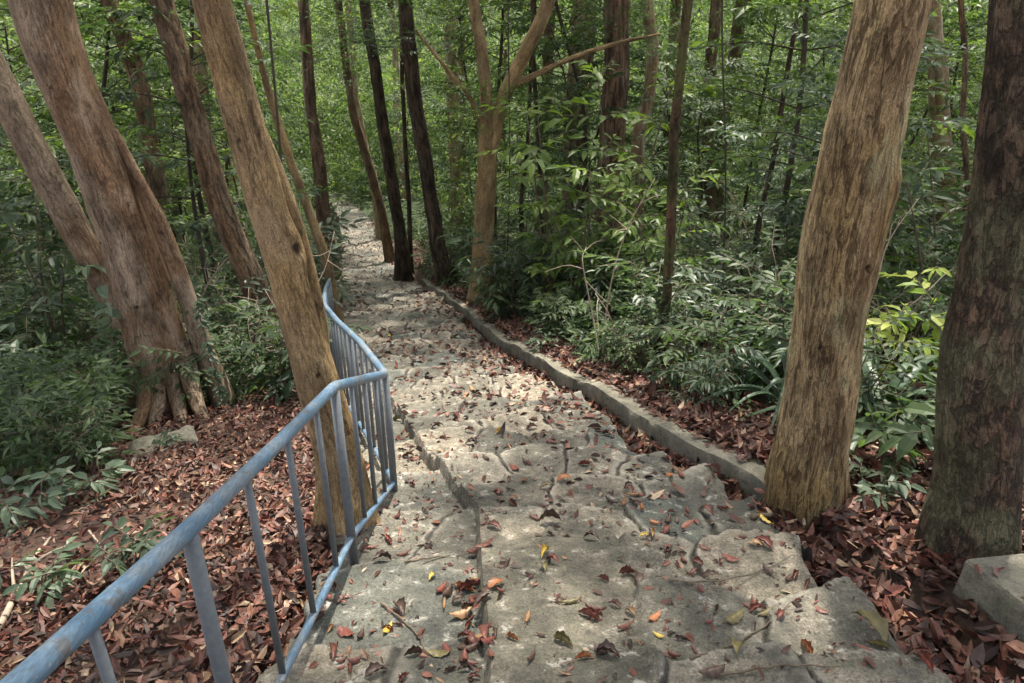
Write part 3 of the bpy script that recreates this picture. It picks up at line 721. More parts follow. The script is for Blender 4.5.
tree('forest_tree', 'leaning brown stem behind the thickest left trunk near the top left', g, P, [.16, .14, .13, .12, .12], B_mid, 51, seg=24, top=4)
g = onground(at_y(520, 262, 17)); P = [g] + pts([(522, 200), (528, 130), (531, 60), (535, 0)], 17)
tree('young_tree', 'thin black stem just right of the forked tree', g, P, [.06, .05, .045, .04, .04], B_blk, 53, seg=12, top=3, cs=.6)
g = onground(at_y(545, 280, 14.8)); P = [g] + pts([(541, 220), (538, 150), (534, 80), (532, 0)], 14.8)
tree('young_tree', 'thin dark stem halfway between the forked tree and the broad reddish trunk', g, P, [.05, .045, .04, .04, .035], B_blk, 54, seg=12, top=3, cs=.6)
g = onground(at_y(712, 240, 20)); P = [g] + pts([(710, 190), (706, 120), (712, 50), (716, 0)], 20)
tree('forest_tree', 'brown trunk deep in the forest right of the thin mossy stem', g, P, [.18, .16, .15, .14, .14], B_mid, 56, seg=20, top=4)

# far individual trunks, one mesh shared
tp = [trunk_geo([(0, 0, -.4), (.1, 0, 3), (-.08, .05, 7), (.12, 0, 12)], [.2, .16, .14, .1], seg=16, seed=60 + i, step=.25) for i in range(2)]
fm = [trunk_mesh('slender_trunk', [t], mt, np.zeros(3)) for t, mt in zip(tp, (B_mid, B_pale))]
rf = np.random.default_rng(5)
kf = 0; protos_far = []
for i in range(2):
    t = empty('slender_tree', '', 'tree', (0, -30, 0)); link('trunk', fm[i], t); lm, wm = CROWNS[i + 1]
    for nm, me in (('crown', lm), ('branches', wm)): link(nm, me, t, (.1, 0, 9.5))
    protos_far.append(t)
placed = [False, False]
while kf < 34:
    y = rf.uniform(19, 44); x = rf.uniform(-.72, .72) * y
    if xl(y) - 2.0 < x < xk(y) + 1.0: continue
    px = 512 + 740 * x / (y * 1.05)
    if y < 26 and 395 < px < 500: continue
    i = kf % 2
    lab = ('slender brown trunk in the far forest ' if i == 0 else 'slender pale trunk in the far forest ') + ('left of the path' if x < xl(y) else 'right of the path')
    z = float(ground_z(x, y)); a = rf.uniform(0, 6.28); s = rf.uniform(.8, 1.25); tl = (rf.normal(0, .05), rf.normal(0, .05))
    gname = 'far %s trunks %s' % (('brown', 'pale')[i], 'left of the path' if x < xl(y) else 'right of the path')
    if not placed[i]:
        t = protos_far[i]; t.location = (x, y, z); t.rotation_euler = (*tl, a); t.scale = (s,) * 3; t['label'] = lab; t['group'] = gname; placed[i] = True
    else: copy_thing(protos_far[i], (x, y, z), a, s, lab, gname, tl)
    kf += 1

# ------------------------------------------------------------------ undergrowth plants
def shrub_proto(name, seed, height, nst, spread, nspr, nleaf, lL, lW, sprL, mat, cat, droop=.3, hi=True, lo=.25, jit=.3):
    r = np.random.default_rng(seed); leaf = MB(); wood = MB(); O = []; X = []
    tp = [spray_tpl(r, nleaf, sprL, lL, lW, jit) for _ in range(4)]
    for k in range(nst):
        az = k * 2.4 + r.uniform(-.5, .5); rr = spread * r.uniform(.3, 1.0); h = height * r.uniform(.6, 1.05)
        top = np.array([math.cos(az) * rr, math.sin(az) * rr, h])
        C = catmull([(r.normal(0, .03), r.normal(0, .03), -.08), top * [.35, .35, .5] + r.normal(0, .03, 3), top], 8)
        wood.add(*tube(C, np.linspace(.011, .003, 8) * (.5 + height * .5), 5))
        for q in range(nspr):
            t = lo + (1 - lo) * (q + r.random() * .8) / nspr; c = C[min(7, int(t * 7.99))]
            a2 = az + q * 2.4 + r.uniform(-.6, .6); el = r.uniform(-.15, .55)
            O.append(c); X.append((math.cos(a2) * math.cos(el), math.sin(a2) * math.cos(el), math.sin(el)))
            wood.add(*tube([c, c + np.array(X[-1]) * sprL * .9], [.004, .002], 3, False))
    O = np.array(O); X = np.array(X); Z = np.tile([0, 0, 1.], (len(O), 1)) + r.normal(0, .2, (len(O), 3))
    leaf.add(*leaf_geo(*place_sprays(tp, O, X, Z, r.uniform(.7, 1.2, len(O)), r), droop=droop, hi=hi))
    t = empty(name, '', cat, (0, -30, 0))
    link('foliage', leaf.mesh('foliage', mat), t); link('stem', wood.mesh('stem', M_stem, True), t)
    t['_used'] = 0; return t
def use(proto, loc, rz, sc, label, group=None, tilt=(0, 0)):
    if not proto['_used']:
        proto['_used'] = 1; proto.location = loc; proto.rotation_euler = (*tilt, rz); proto.scale = (sc,) * 3; proto['label'] = label
        if group: proto['group'] = group
        return proto
    return copy_thing(proto, loc, rz, sc, label, group, tilt)
SH = {
 'oval': [shrub_proto('leafy_shrub', 200 + i, .95, 6, .45, 6, 8, .135, .052, .33, [M_leaf, M_leafb][i % 2], 'shrub') for i in range(3)],
 'long': [shrub_proto('long_leaved_shrub', 210 + i, 1.05, 5, .4, 6, 8, .20, .052, .38, M_leafb, 'shrub', .4) for i in range(2)],
 'small': [shrub_proto('small_leaved_shrub', 220 + i, .8, 7, .45, 8, 11, .075, .034, .28, M_leaf, 'shrub', hi=False) for i in range(2)],
 'low': [shrub_proto('low_seedling', 230 + i, .32, 3, .18, 4, 5, .12, .045, .12, M_leafb, 'seedling', .35, lo=.4) for i in range(2)],
 'broad': [shrub_proto('broad_leaved_plant', 240 + i, .55, 4, .3, 3, 4, .25, .10, .16, M_leaf, 'plant', .35, lo=.35) for i in range(2)],
 'sap': [shrub_proto('leafy_sapling', 250 + i, 2.3, 3, .6, 12, 8, .18, .066, .48, [M_leaf, M_leafy][i % 2], 'sapling', .35, lo=.3) for i in range(3)],
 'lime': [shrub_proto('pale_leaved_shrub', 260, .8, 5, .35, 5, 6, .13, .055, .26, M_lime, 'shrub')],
}
def sapling_tree(seed, H, rad, nb, per, nleaf, lL, mat):
    r = np.random.default_rng(seed); tp = [spray_tpl(r, nleaf, .42, lL, lL * .4) for _ in range(5)]
    leaf = MB(); wood = MB(); O = []; X = []
    C0 = catmull([(0, 0, -.15), (r.normal(0, .1), r.normal(0, .1), H * .4), (r.normal(0, .25), r.normal(0, .25), H * .75), (r.normal(0, .3), r.normal(0, .3), H)], 24)
    wood.add(*tube(C0, np.linspace(.035, .010, 24) * H / 5, 7))
    for k in range(nb):
        u = (k + r.random()) / nb; c = C0[int((.28 + .72 * u) * 23)]; az = k * 2.4 + r.uniform(-.5, .5)
        ln = rad * (1.1 - .6 * u) * r.uniform(.6, 1.1); el = r.uniform(-.05, .4) + .3 * u
        d = np.array([math.cos(az) * math.cos(el), math.sin(az) * math.cos(el), math.sin(el)])
        B = catmull([c, c + d * ln * .5 + [0, 0, .03], c + d * ln - [0, 0, .08 * ln]], 7); wood.add(*tube(B, np.linspace(.012, .004, 7), 4, False))
        for q in range(per):
            t = .25 + .75 * (q + r.random()) / per
            for sg in (-1, 1):
                dd = unit(d + np.array([-d[1], d[0], 0]) * sg * r.uniform(.3, 1.3) + r.normal(0, .12, 3)); O.append(B[min(6, int(t * 6.99))]); X.append(dd)
    O = np.array(O); X = np.array(X); Z = np.tile([0, 0, 1.], (len(O), 1)) + r.normal(0, .15, (len(O), 3))
    leaf.add(*leaf_geo(*place_sprays(tp, O, X, Z, r.uniform(.7, 1.2, len(O)), r), droop=.3, hi=False))
    t = empty('understory_tree', '', 'tree', (0, -30, 0)); link('crown', leaf.mesh('crown', mat), t); link('trunk', wood.mesh('trunk', M_dstem, True), t)
    t['_used'] = 0; return t
UT = [sapling_tree(300, 4.5, 1.3, 28, 3, 9, .17, M_leaf), sapling_tree(301, 6.5, 1.6, 38, 3, 9, .18, M_leafy),
      sapling_tree(302, 5.5, 1.5, 36, 4, 11, .13, M_leaf), sapling_tree(303, 8.0, 1.9, 46, 4, 9, .18, M_leafy), sapling_tree(304, 3.5, 1.2, 22, 3, 9, .15, M_leafb)]
UT[0].name = UT[1].name = 'understory_tree'

def where(x, y):
    px, py, d = project(np.array([x, y, float(prof(y))]))
    if x < xl(y):
        if px < 125: s = 'left of the thickest left trunk'
        elif px < 215: s = 'behind the thickest left trunk'
        elif px < 300: s = 'between the left trunks'
        else: s = 'left of the far railing'
    else:
        if px < 500: s = 'around the forked tree'
        elif px < 600: s = 'between forked and reddish trunks'
        elif px < 680: s = 'around the thin mossy stem'
        elif px < 790: s = 'left of the pale flaky trunk'
        elif px < 930: s = 'between the two right trunks'
        else: s = 'behind the dark mossy trunk'
    return s + (', near' if d < 7.5 else ', far back' if d > 11 else ', midway')
DESC = {'oval': ('bushy green shrub with oval leaves', 'oval leaved shrubs'), 'long': ('blue green shrub with long drooping leaves', 'long leaved shrubs'),
        'small': ('dense dark shrub with tiny leaves', 'tiny leaved shrubs'), 'low': ('low green seedling', 'low seedlings'),
        'broad': ('plant with a few broad dark leaves', 'broad leaved plants'), 'sap': ('tall leafy sapling', 'leafy saplings')}
TR = [(.0, .0)]
rs = np.random.default_rng(99); pos_used = []
def ok_place(x, y, dmin):
    for (a, c_) in pos_used:
        if (a - x) ** 2 + (c_ - y) ** 2 < dmin * dmin: return False
    return True
def in_green(x, y):
    if x < xl(y):
        if y < 3.6: return False
        px_ = 512 + 740 * x / (y * CP - float(prof(y)) * SP)
        if 112 < px_ < 300 and y < 6.35 - .2 * (px_ < 150): return False
        if x < -3.1 - .25 * max(0, 4.6 - y): return y > 4.25
        return y > 6.1 + .25 * math.sin(x * 3) and x < xl(y) - .45
    if y < 4.3: return x > 2.35 and y > 3.9
    return x > xk(y) + (.46 if y < 15 else .35)
n_shrub = 0; tries = 0
while n_shrub < 200 and tries < 20000:
    tries += 1
    y = 3.6 + 15 * rs.random() ** 1.3; x = rs.uniform(-.78, .8) * (y + .5)
    if not in_green(x, y): continue
    near_kerb = x > 0 and x - xk(y) < 1.0 or (x < xl(y) and y < 6.3)
    if not ok_place(x, y, .42 if y < 9 else .6): continue
    if (x - .95) ** 2 + (y - 7) ** 2 < .12: continue
    px, py, d = project(np.array([x, y, float(prof(y))]))
    if (690 < px < 800 and y < 4.9) or (845 < px < 945 and y < 6.3): continue
    if near_kerb: kind = rs.choice(['low', 'oval', 'small', 'broad', 'long'], p=[.12, .34, .24, .06, .24])
    else: kind = rs.choice(['oval', 'long', 'small', 'sap', 'broad'], p=[.32, .22, .2, .20, .06])
    if kind == 'sap' and (300 < px < 520 or y < 6.5 and px > 740): kind = 'oval'
    sc = rs.uniform(.75, 1.2) * (.8 if near_kerb else 1.1)
    if d > 11 and kind != 'sap': sc *= 1.25
    z = float(ground_z(x, y)) - .02
    w = where(x, y); ds, gp = DESC[kind]
    use(SH[kind][rs.integers(len(SH[kind]))], (x, y, z), rs.uniform(0, 6.28), sc, ds + ' ' + w, gp + ' ' + w.replace(',', ''), (rs.normal(0, .08), rs.normal(0, .08)))
    pos_used.append((x, y)); n_shrub += 1
# understory trees
n_t = 0; tries = 0
UDESC = ['sparse understory tree with green oval leaves', 'slim understory tree with light green leaves', 'understory tree with dense small leaves', 'tall understory tree with layered light leaves', 'short understory tree with blue green leaves']
ut_pos = []
while n_t < 80 and tries < 8000:
    tries += 1
    y = 8.0 + 22 * rs.random(); x = rs.uniform(-.8, .8) * y; k = int(rs.integers(5)); rad = 1.7
    if not in_green(x, y) or x > xl(y) - 1.3 and x < xk(y) + 1.5: continue
    px, py, d = project(np.array([x, y, float(prof(y))])); hw = rad * 740 / d
    bad = False
    for (a0, a1, yy) in ((325, 500, 19), (585, 650, 12.5), (150, 290, 8.9), (650, 690, 7.5)):
        if px + hw * .8 > a0 and px - hw * .8 < a1 and y < yy: bad = True
    if bad or any((a - x) ** 2 + (c_ - y) ** 2 < 1.7 ** 2 for a, c_ in ut_pos): continue
    w = where(x, y)
    use(UT[k], (x, y, float(ground_z(x, y))), rs.uniform(0, 6.28), rs.uniform(.85, 1.2), UDESC[k] + ' ' + w, 'understory trees type %s ' % 'abcde'[k] + w.replace(',', ''), (rs.normal(0, .05), rs.normal(0, .05)))
    ut_pos.append((x, y)); n_t += 1

# plants one can point at
def plant_at(kind, px, py, sc, label, rz=0., i=0):
    p = hit(px, py); use(SH[kind][i % len(SH[kind])], (p[0], p[1], float(ground_z(p[0], p[1])) - .01), rz, sc, label)
plant_at('low', 88, 500, 1.0, 'small green seedling in the leaf litter left of the big root', 1.0)
plant_at('low', 140, 575, .9, 'dark seedling in the leaf litter close behind the blue handrail', 2.0, 1)
plant_at('low', 30, 520, 1.1, 'seedling at the left border above the fallen branch', .3)
plant_at('low', 45, 600, .8, 'tiny seedling beside the fallen branch at the lower left', .9, 1)
plant_at('low', 172, 448, .5, 'tiny seedling growing beside the flat stone slab', 2.9, 1)
plant_at('broad', 880, 470, .75, 'broad leaved plant on the litter just right of the pale flaky trunk', .4)
plant_at('broad', 905, 440, .85, 'taller broad leaved plant midway between the two right trunks', 2.1, 1)
plant_at('low', 868, 505, .9, 'upright green seedling at the right foot of the pale flaky trunk', 2.2)
plant_at('lime', 893, 392, 1.35, 'pale yellow green shrub with new leaves right of the pale flaky trunk', .7)
plant_at('low', 540, 352, .8, 'bright seedling at the back of the kerb', 1.4)
plant_at('low', 662, 392, .9, 'bright seedling at the foot of the thin mossy stem', 1.4, 1)
p = hit(620, 318); use(SH['sap'][1], (p[0], p[1], p[2]), 2.5, 1.5, 'tallest bright green sapling right in front of the broad reddish trunk')
p = hit(548, 318); use(SH['sap'][1], (p[0], p[1], p[2]), 4.1, 1.35, 'bright green sapling between the forked tree and the broad reddish trunk')
p = hit(575, 330); use(SH['sap'][1], (p[0], p[1], p[2]), .5, 1.05, 'bright green sapling with large leaves in front of the broad reddish trunk')

def bare_proto(seed):
    r = np.random.default_rng(seed); mb = MB()
    for k in range(4):
        a = r.uniform(0, 6.28); h = r.uniform(.8, 1.9); lean = r.uniform(.1, .7); d = np.array([math.cos(a) * lean, math.sin(a) * lean, 1.0])
        C = catmull([(0, 0, -.1), d * h * .4 + r.normal(0, .06, 3), d * h * .75 + r.normal(0, .08, 3), d * h + r.normal(0, .1, 3)], 14); mb.add(*tube(C, np.linspace(.012, .003, 14), 5))
        for q in range(5):
            c = C[r.integers(4, 13)]; e = unit(r.normal(0, 1, 3) + [0, 0, .5]) * r.uniform(.15, .5); mb.add(*tube(catmull([c, c + e * .5 + r.normal(0, .03, 3), c + e], 6), np.linspace(.005, .0018, 6), 4, False))
    return mb.mesh('bare_shrub', M_dead, True)
M_dead = plain_bark('dead_wood', (.20, .15, .11), (.40, .32, .24), 25)
BP = [bare_proto(700 + i) for i in range(3)]; rb = np.random.default_rng(8); nbare = 0
while nbare < 26:
    y = rb.uniform(4.8, 14); x = rb.uniform(-.75, .75) * y
    if not in_green(x, y): continue
    w_ = where(x, y); o = link('bare_shrub', BP[nbare % 3], loc=(x, y, float(ground_z(x, y)))); o.rotation_euler = (0, 0, rb.uniform(0, 6.28)); o.scale = (rb.uniform(.7, 1.2),) * 3
    tag(o, 'leafless pale twiggy shrub ' + w_, 'shrub', 'bare shrubs ' + w_.replace(',', '')); nbare += 1
# strap leaved clumps
def strap_proto(seed, n=26):
    r = np.random.default_rng(seed); mb = MB()
    for k in range(n):
        az = k * 2.4 + r.uniform(-.3, .3); ln = r.uniform(.7, 1.15); el = r.uniform(.6, 1.3); m_ = 12
        t = np.linspace(0, 1, m_); h = ln * t * math.cos(el) * (1 + .2 * t); z = ln * (t * math.sin(el) - .65 * t ** 2.3)
        c = np.stack([math.cos(az) * h, math.sin(az) * h, z], 1); w = .022 * np.sqrt(np.clip(1 - t ** 1.8, .002, 1)) * (.6 + .6 * np.minimum(t * 4, 1)) * r.uniform(.8, 1.2)
        s = np.array([-math.sin(az), math.cos(az), 0])
        up = np.array([0, 0, .35]) * w[:, None]
        V = np.stack([c - s * w[:, None] + up, c, c + s * w[:, None] + up], 1).reshape(-1, 3); mb.add(V, None, grid_faces(3, m_))
    o = mb.mesh('strap_leaves', M_strap, True); return o
for (px, py, sc, rz, lab) in ((790, 414, 1.2, 1.3, 'clump of long arching strap leaves behind the left side of the pale flaky trunk'), (876, 428, 1.25, 2.0, 'clump of strap leaves right behind the pale flaky trunk'), (742, 396, .95, 3.3, 'smaller strap leaved clump nearer the kerb')):
    p = hit(px, py); o = link('strap_leaved_plant', strap_proto(int(px)), loc=(p[0], p[1], p[2])); o.scale = (sc,) * 3; o.rotation_euler = (0, 0, rz); tag(o, lab, 'plant')
# climbers on the big left trunk
def climber(name, label, line, y, lL, per, seed, mat):
    r = np.random.default_rng(seed); C = catmull([at_y(a, b_, y) for a, b_ in line], 30); b0 = C[0].copy(); C = C - b0
    t = empty(name, label, 'vine', b0); mb = MB(); mb.add(*tube(C, .006, 5)); link('stem', mb.mesh('stem', M_stem, True), t)
    n = per; i = r.integers(0, 30, n); az = r.uniform(-2.6, .2, n)
    d = np.stack([np.cos(az), np.sin(az), r.uniform(-.6, .2, n)], 1); nr = np.stack([np.zeros(n), -np.ones(n) * .6, np.ones(n)], 1) + r.normal(0, .3, (n, 3))
    mb = MB(); mb.add(*leaf_geo(C[i], d, nr, r.uniform(.7, 1.2, n) * lL, r.uniform(.7, 1.2, n) * lL * .5)); link('foliage', mb.mesh('foliage', mat), t)
climber('climbing_vine', 'vine with small dark leaves climbing the second stem of the thickest left trunk', [(222, 402), (214, 365), (203, 330), (197, 300)], yb - .22, .085, 60, 1, M_leafb)
climber('climbing_vine', 'pale broad leaves of a climber on the left flank of the thickest left trunk', [(112, 322), (105, 300), (98, 280)], yb - .38, .17, 8, 2, M_leafb)
for (x0_, x1_, y, lab) in ((265, 268, 6.5, 'thin dark liana hanging beside the tan trunk at the railing'), (722, 733, 8.5, 'thin dark liana hanging left of the pale flaky trunk'), (508, 505, 11.5, 'thin dark liana hanging in front of the forked tree')):
    top_ = at_y(x0_, -30, y); bot = at_y(x1_, 250, y); bot[2] = float(ground_z(bot[0], y)) - .05
    C = catmull([bot, bot * .5 + top_ * .5 + [.05, 0, 0], top_ + [0, 0, .2], top_ + [.1, .05, 3]], 20); mb = MB(); mb.add(*tube(C - bot, .011, 6))
    o = link('hanging_liana', mb.mesh('hanging_liana', M_dstem, True), loc=bot); tag(o, lab, 'vine')

# ------------------------------------------------------------------ masses nobody could count
def stuff(name, mb, mat): o = link(name, mb.mesh(name, mat)); o['kind'] = 'stuff'; return o
r = np.random.default_rng(77)
# ground cover through the undergrowth
y = 3.6 + 40 * r.random(36000) ** 1.7; x = r.uniform(-.85, .85, 36000) * (y + .5)
_pp = project(np.stack([x, y, prof(y)], -1))[0]
okm = np.array([in_green(a, b_) for a, b_ in zip(x, y)]) & ~((_pp > 690) & (_pp < 945) & (y < 4.7)) & (fbm(x * .6, y * .6, seed=81) > -.12)
x, y = x[okm], y[okm]
edge = np.minimum(1, np.where(x > xk(y), (x - xk(y) - .35) / .8, np.where(x < -3, 1, (xl(y) - x) / 1.2)))
h = r.random(len(x)) ** 1.3 * (.25 + .75 * np.clip(edge, 0, 1)) * np.interp(y, [4, 9, 16, 28, 44], [.6, .95, 1.3, 2.2, 3.0])
O = np.stack([x, y, ground_z(x, y) + .05 + h], 1); az = r.uniform(0, 6.28, len(x))
X = np.stack([np.cos(az), np.sin(az), r.uniform(-.2, .5, len(x))], 1); Z = np.tile([0, 0, 1.], (len(x), 1)) + r.normal(0, .3, (len(x), 3))
tp = [spray_tpl(r, 7, .26, .11, .042, .3) for _ in range(3)] + [spray_tpl(r, 6, .24, .15, .045, .3) for _ in range(2)]
S = r.uniform(.7, 1.2, len(x)) * np.interp(y, [4, 10, 28, 44], [.9, 1.15, 1.8, 2.6])
mb = MB(); mb.add(*leaf_geo(*place_sprays(tp, O, X, Z, S, r), hi=False)); stuff('undergrowth', mb, M_leaf)
# the wood beyond
nC = 6200
y = 17 + 75 * r.random(nC) ** 1.25; x = r.uniform(-.85, .85, nC) * (y + 2)
y[:700] = r.uniform(38.5, 62, 700); x[:700] = y[:700] * r.uniform(-.36, -.02, 700)
g_ = ground_z(x, y); hmax = np.interp(y, [17, 25, 40, 60, 92], [5.5, 10, 14, 16, 12]); hh = r.random(nC) ** 1.05 * hmax
keep = ~((x > xl(y) - 1.0) & (x < xk(y) + .8) & (hh < 6) & (y < 37)) & (fbm(x * .22, y * .22, hh * .3, seed=83) > -.32) & ~((y < 20) & (np.abs(x + 2.2) < 2.8))
keep[:700] = True; hh[:700] *= .45
x, y, z = x[keep], y[keep], (g_ + hh)[keep]; M_ = 20
cx = np.repeat(x, M_); cy = np.repeat(y, M_); cz = np.repeat(z, M_); n = len(cx)
q = unit(r.normal(0, 1, (n, 3))) * (r.random(n) ** .45)[:, None] * np.array([1.0, 1.0, .38]) * r.uniform(.7, 1.3, n)[:, None]
O = np.stack([cx, cy, cz], 1) + q
d = unit(np.stack([q[:, 0], q[:, 1], np.full(n, -.15)], 1) + r.normal(0, .5, (n, 3))); nr = np.tile([0, 0, 1.], (n, 1)) + r.normal(0, .45, (n, 3))
tp = [spray_tpl(r, 4, .28, .19, .085, .35) for _ in range(3)]
mb = MB(); mb.add(*leaf_geo(*place_sprays(tp, O, d, nr, r.uniform(.7, 1.25, n) * np.interp(cy, [17, 45, 92], [.75, 1.4, 3.0]), r), hi=False)); stuff('distant_forest', mb, M_far)

# ------------------------------------------------------------------ leaf litter
def litter_mat(name, stops, trans=.12):
    m, nt, b = new_mat(name); isl = N(nt, 'ShaderNodeNewGeometry').outputs['Random Per Island']
    c = ramp(nt, isl, stops); nz = noise(nt, geopos(nt), 40, 4, .6)
    c = mixc(nt, 1, c, ramp(nt, nz, [(.3, (.6, .58, .55)), (.7, (1.3, 1.3, 1.3))]), 'MULTIPLY')
    nt.links.new(c, b.inputs['Base Color']); b.inputs['Roughness'].default_value = .55; b.inputs['Specular IOR Level'].default_value = .4
    return m
M_litter = litter_mat('dry_leaves', [(0, (.026, .016, .012)), (.25, (.055, .027, .019)), (.45, (.115, .036, .025)), (.62, (.085, .044, .030)), (.8, (.165, .062, .042)), (.93, (.23, .13, .082)), (1, (.36, .27, .18))])
def curled(N_, pos, r, L, tilt=.35):
    az = r.uniform(0, 6.28, N_); d = np.stack([np.cos(az), np.sin(az), r.normal(0, tilt * .6, N_)], 1)
    pos = pos - unit(d) * (np.asarray(L) * .5)[:, None] * [1, 1, .3]
    nr = np.stack([r.normal(0, tilt, N_), r.normal(0, tilt, N_), np.ones(N_)], 1); nr *= np.where(r.random(N_) < .3, -1, 1)[:, None]
    return leaf_geo(pos, d, nr, L, L * r.uniform(.32, .52, N_), fold=r.uniform(-.25, .8, N_), droop=r.uniform(-.6, .8, N_))
r = np.random.default_rng(55); mb = MB()
# left slope
n = 32000; y = r.uniform(1.0, 8.2, n) ; x = xl(y) - .02 - 5.2 * r.random(n) ** 1.2 * np.clip(y / 4, .5, 1.2)
dens = np.where((x < -3.3) & (y > 4.6), .3, np.where(y > 6.4, .35, 1)) * (.3 + .7 * sstep(-.25, .25, fbm(x * 1.2, y * 1.2, seed=91)))
k = r.random(n) < dens; x, y = x[k], y[k]
pos = np.stack([x, y, ground_z(np.minimum(x, xl(y) - .13), y) + r.uniform(.004, .05, len(x))], 1); mb.add(*curled(len(x), pos, r, r.uniform(.035, .088, len(x)), .6))
# right verge: behind the kerb, in the gutter, round the trunks
n = 9500; y = 3.9 + 22 * r.random(n) ** 1.3; x = xk(y) + .20 + 1.0 * r.random(n) ** 1.8; k = r.random(n) < np.interp(y, [4, 7, 16], [1, .8, .45]); x, y = x[k], y[k]
pos = np.stack([x, y, ground_z(x, y) + r.uniform(.005, .05, len(x))], 1); mb.add(*curled(len(x), pos, r, r.uniform(.06, .12, len(x)), .4))
n = 14000; y = r.uniform(1.6, 18, n); e = np.interp(y, [1.6, 3.6, 5, 18], [.6, .5, .5, .26]); x = xk(y) - e * r.random(n) ** 1.3
z, _, _, po_, _ = path_surface(x, y); k = (po_ > .6) & (r.random(n) < np.interp(y, [2, 6, 18], [1, .85, .4])); x, y, z = x[k], y[k], z[k]
mb.add(*curled(len(x), np.stack([x, y, z + r.uniform(.005, .06, len(x))], 1), r, r.uniform(.07, .13, len(x)), .45))
n = 7000; y = r.uniform(1.2, 4.8, n); x = xk(y) + r.uniform(-.05, 2.6, n); k = (r.random(n) < np.where(y > 3.9, .5, 1)) & ~((x > 1.99 + .16 * (2.6 - y)) & (x < 2.7) & (y < 2.6)) & ~((y > KERB0) & (x < xk(y) + .22)); x, y = x[k], y[k]
mb.add(*curled(len(x), np.stack([x, y, ground_z(x, y) + r.uniform(.005, .05, len(x))], 1), r, r.uniform(.07, .135, len(x)), .42))
# thin scatter on the path farther away
n = 7500; y = 2.6 + 30 * r.random(n) ** 1.3; y = y[r.random(n) < sstep(2.6, 8.5, y) * (.35 + .65 * sstep(-.3, .25, vnoise(y * 1.7, y * 0, seed=97)))]; n = len(y); u = r.random(n); x = xl(y) + (xr(y) - xl(y)) * np.where(r.random(n) < .35, 1 - .25 * u ** 2, u)
z, _, _, po_, _ = path_surface(x, y); mb.add(*curled(n, np.stack([x, y, z + .008], 1), r, r.uniform(.06, .12, n), .25))
# leaves banked against the left edge of the steps
n = 2600; y = r.uniform(1.0, 7.5, n); x = xl(y) + .05 - .32 * r.random(n); z = np.maximum(ground_z(xl(y) - .2, y), ground_z(x, y)) + r.uniform(-.02, .05, n) - .05 * (x > xl(y) - .05)
mb.add(*curled(n, np.stack([x, y, z], 1), r, r.uniform(.04, .1, n), .5))
# drifts along the foot and over the top of the kerb
n = 3200; y = KERB0 + .2 + 13 * r.random(n) ** 1.3; x = xk(y) - .16 * r.random(n) ** 1.5; k = vnoise(y * 1.9, y * 0, seed=98) > -.25; x, y = x[k], y[k]
mb.add(*curled(len(x), np.stack([x, y, prof(y) - .13 + .10 * r.random(len(x)) * (1 - (xk(y) - x) / .16)], 1), r, r.uniform(.05, .11, len(x)), .5))
n = 700; y = KERB0 + .3 + 13 * r.random(n) ** 1.2; x = xk(y) + .06 + .14 * r.random(n) ** .6
mb.add(*curled(n, np.stack([x, y, prof(y) + .125 + .028 * vnoise(y * 2.3, y * 0, seed=62)], 1), r, r.uniform(.04, .10, n), .35))
# heaps against the trunks and on the block
for (bx, by, r0_, n) in ((1.76, 3.57, .24, 420), (2.33, 2.92, .22, 420), (-.80, 3.45, .17, 150), (-1.0, 3.5, .17, 250)):
    a = r.uniform(0, 6.28, n); dd = .42 * r.random(n) ** 1.3; x = bx + np.cos(a) * (r0_ + dd); y = by + np.sin(a) * (r0_ + dd); k = (x < xl(y) - .05) | (x > xk(y) - .25); x, y, dd = x[k], y[k], dd[k]
    mb.add(*curled(len(x), np.stack([x, y, surf_z(x, y) + .09 * (1 - dd / .42) * r.random(len(x)) + .01], 1), r, r.uniform(.05, .11, len(x)), .5))
n = 36; y = r.uniform(1.8, 2.55, n); x = 2.02 + .16 * (2.6 - y) + .5 * r.random(n) ** 1.5; mb.add(*curled(n, np.stack([x, y, BLOCK_TOP(y) + .012], 1), r, r.uniform(.03, .09, n), .3))
# crumbs and bits on the near steps
n = 5200; y = r.uniform(1.3, 9, n); x = xl(y) + (xr(y) - xl(y)) * r.random(n); k = fbm(x * 2.2, y * 2.2, seed=95) > -.1; x, y = x[k], y[k]
z = surf_z(x, y); mb.add(*curled(len(x), np.stack([x, y, z + .004], 1), r, .012 + .055 * r.random(len(x)) ** 2.2, .3))
# between the shrubs
n = 7000; y = 5 + 16 * r.random(n); x = r.uniform(-.8, .8, n) * (y + .5); k = np.array([in_green(a, b_) for a, b_ in zip(x, y)]); x, y = x[k], y[k]
mb.add(*curled(len(x), np.stack([x, y, ground_z(x, y) + .02], 1), r, r.uniform(.07, .13, len(x)), .4))
stuff('leaf_litter', mb, M_litter)

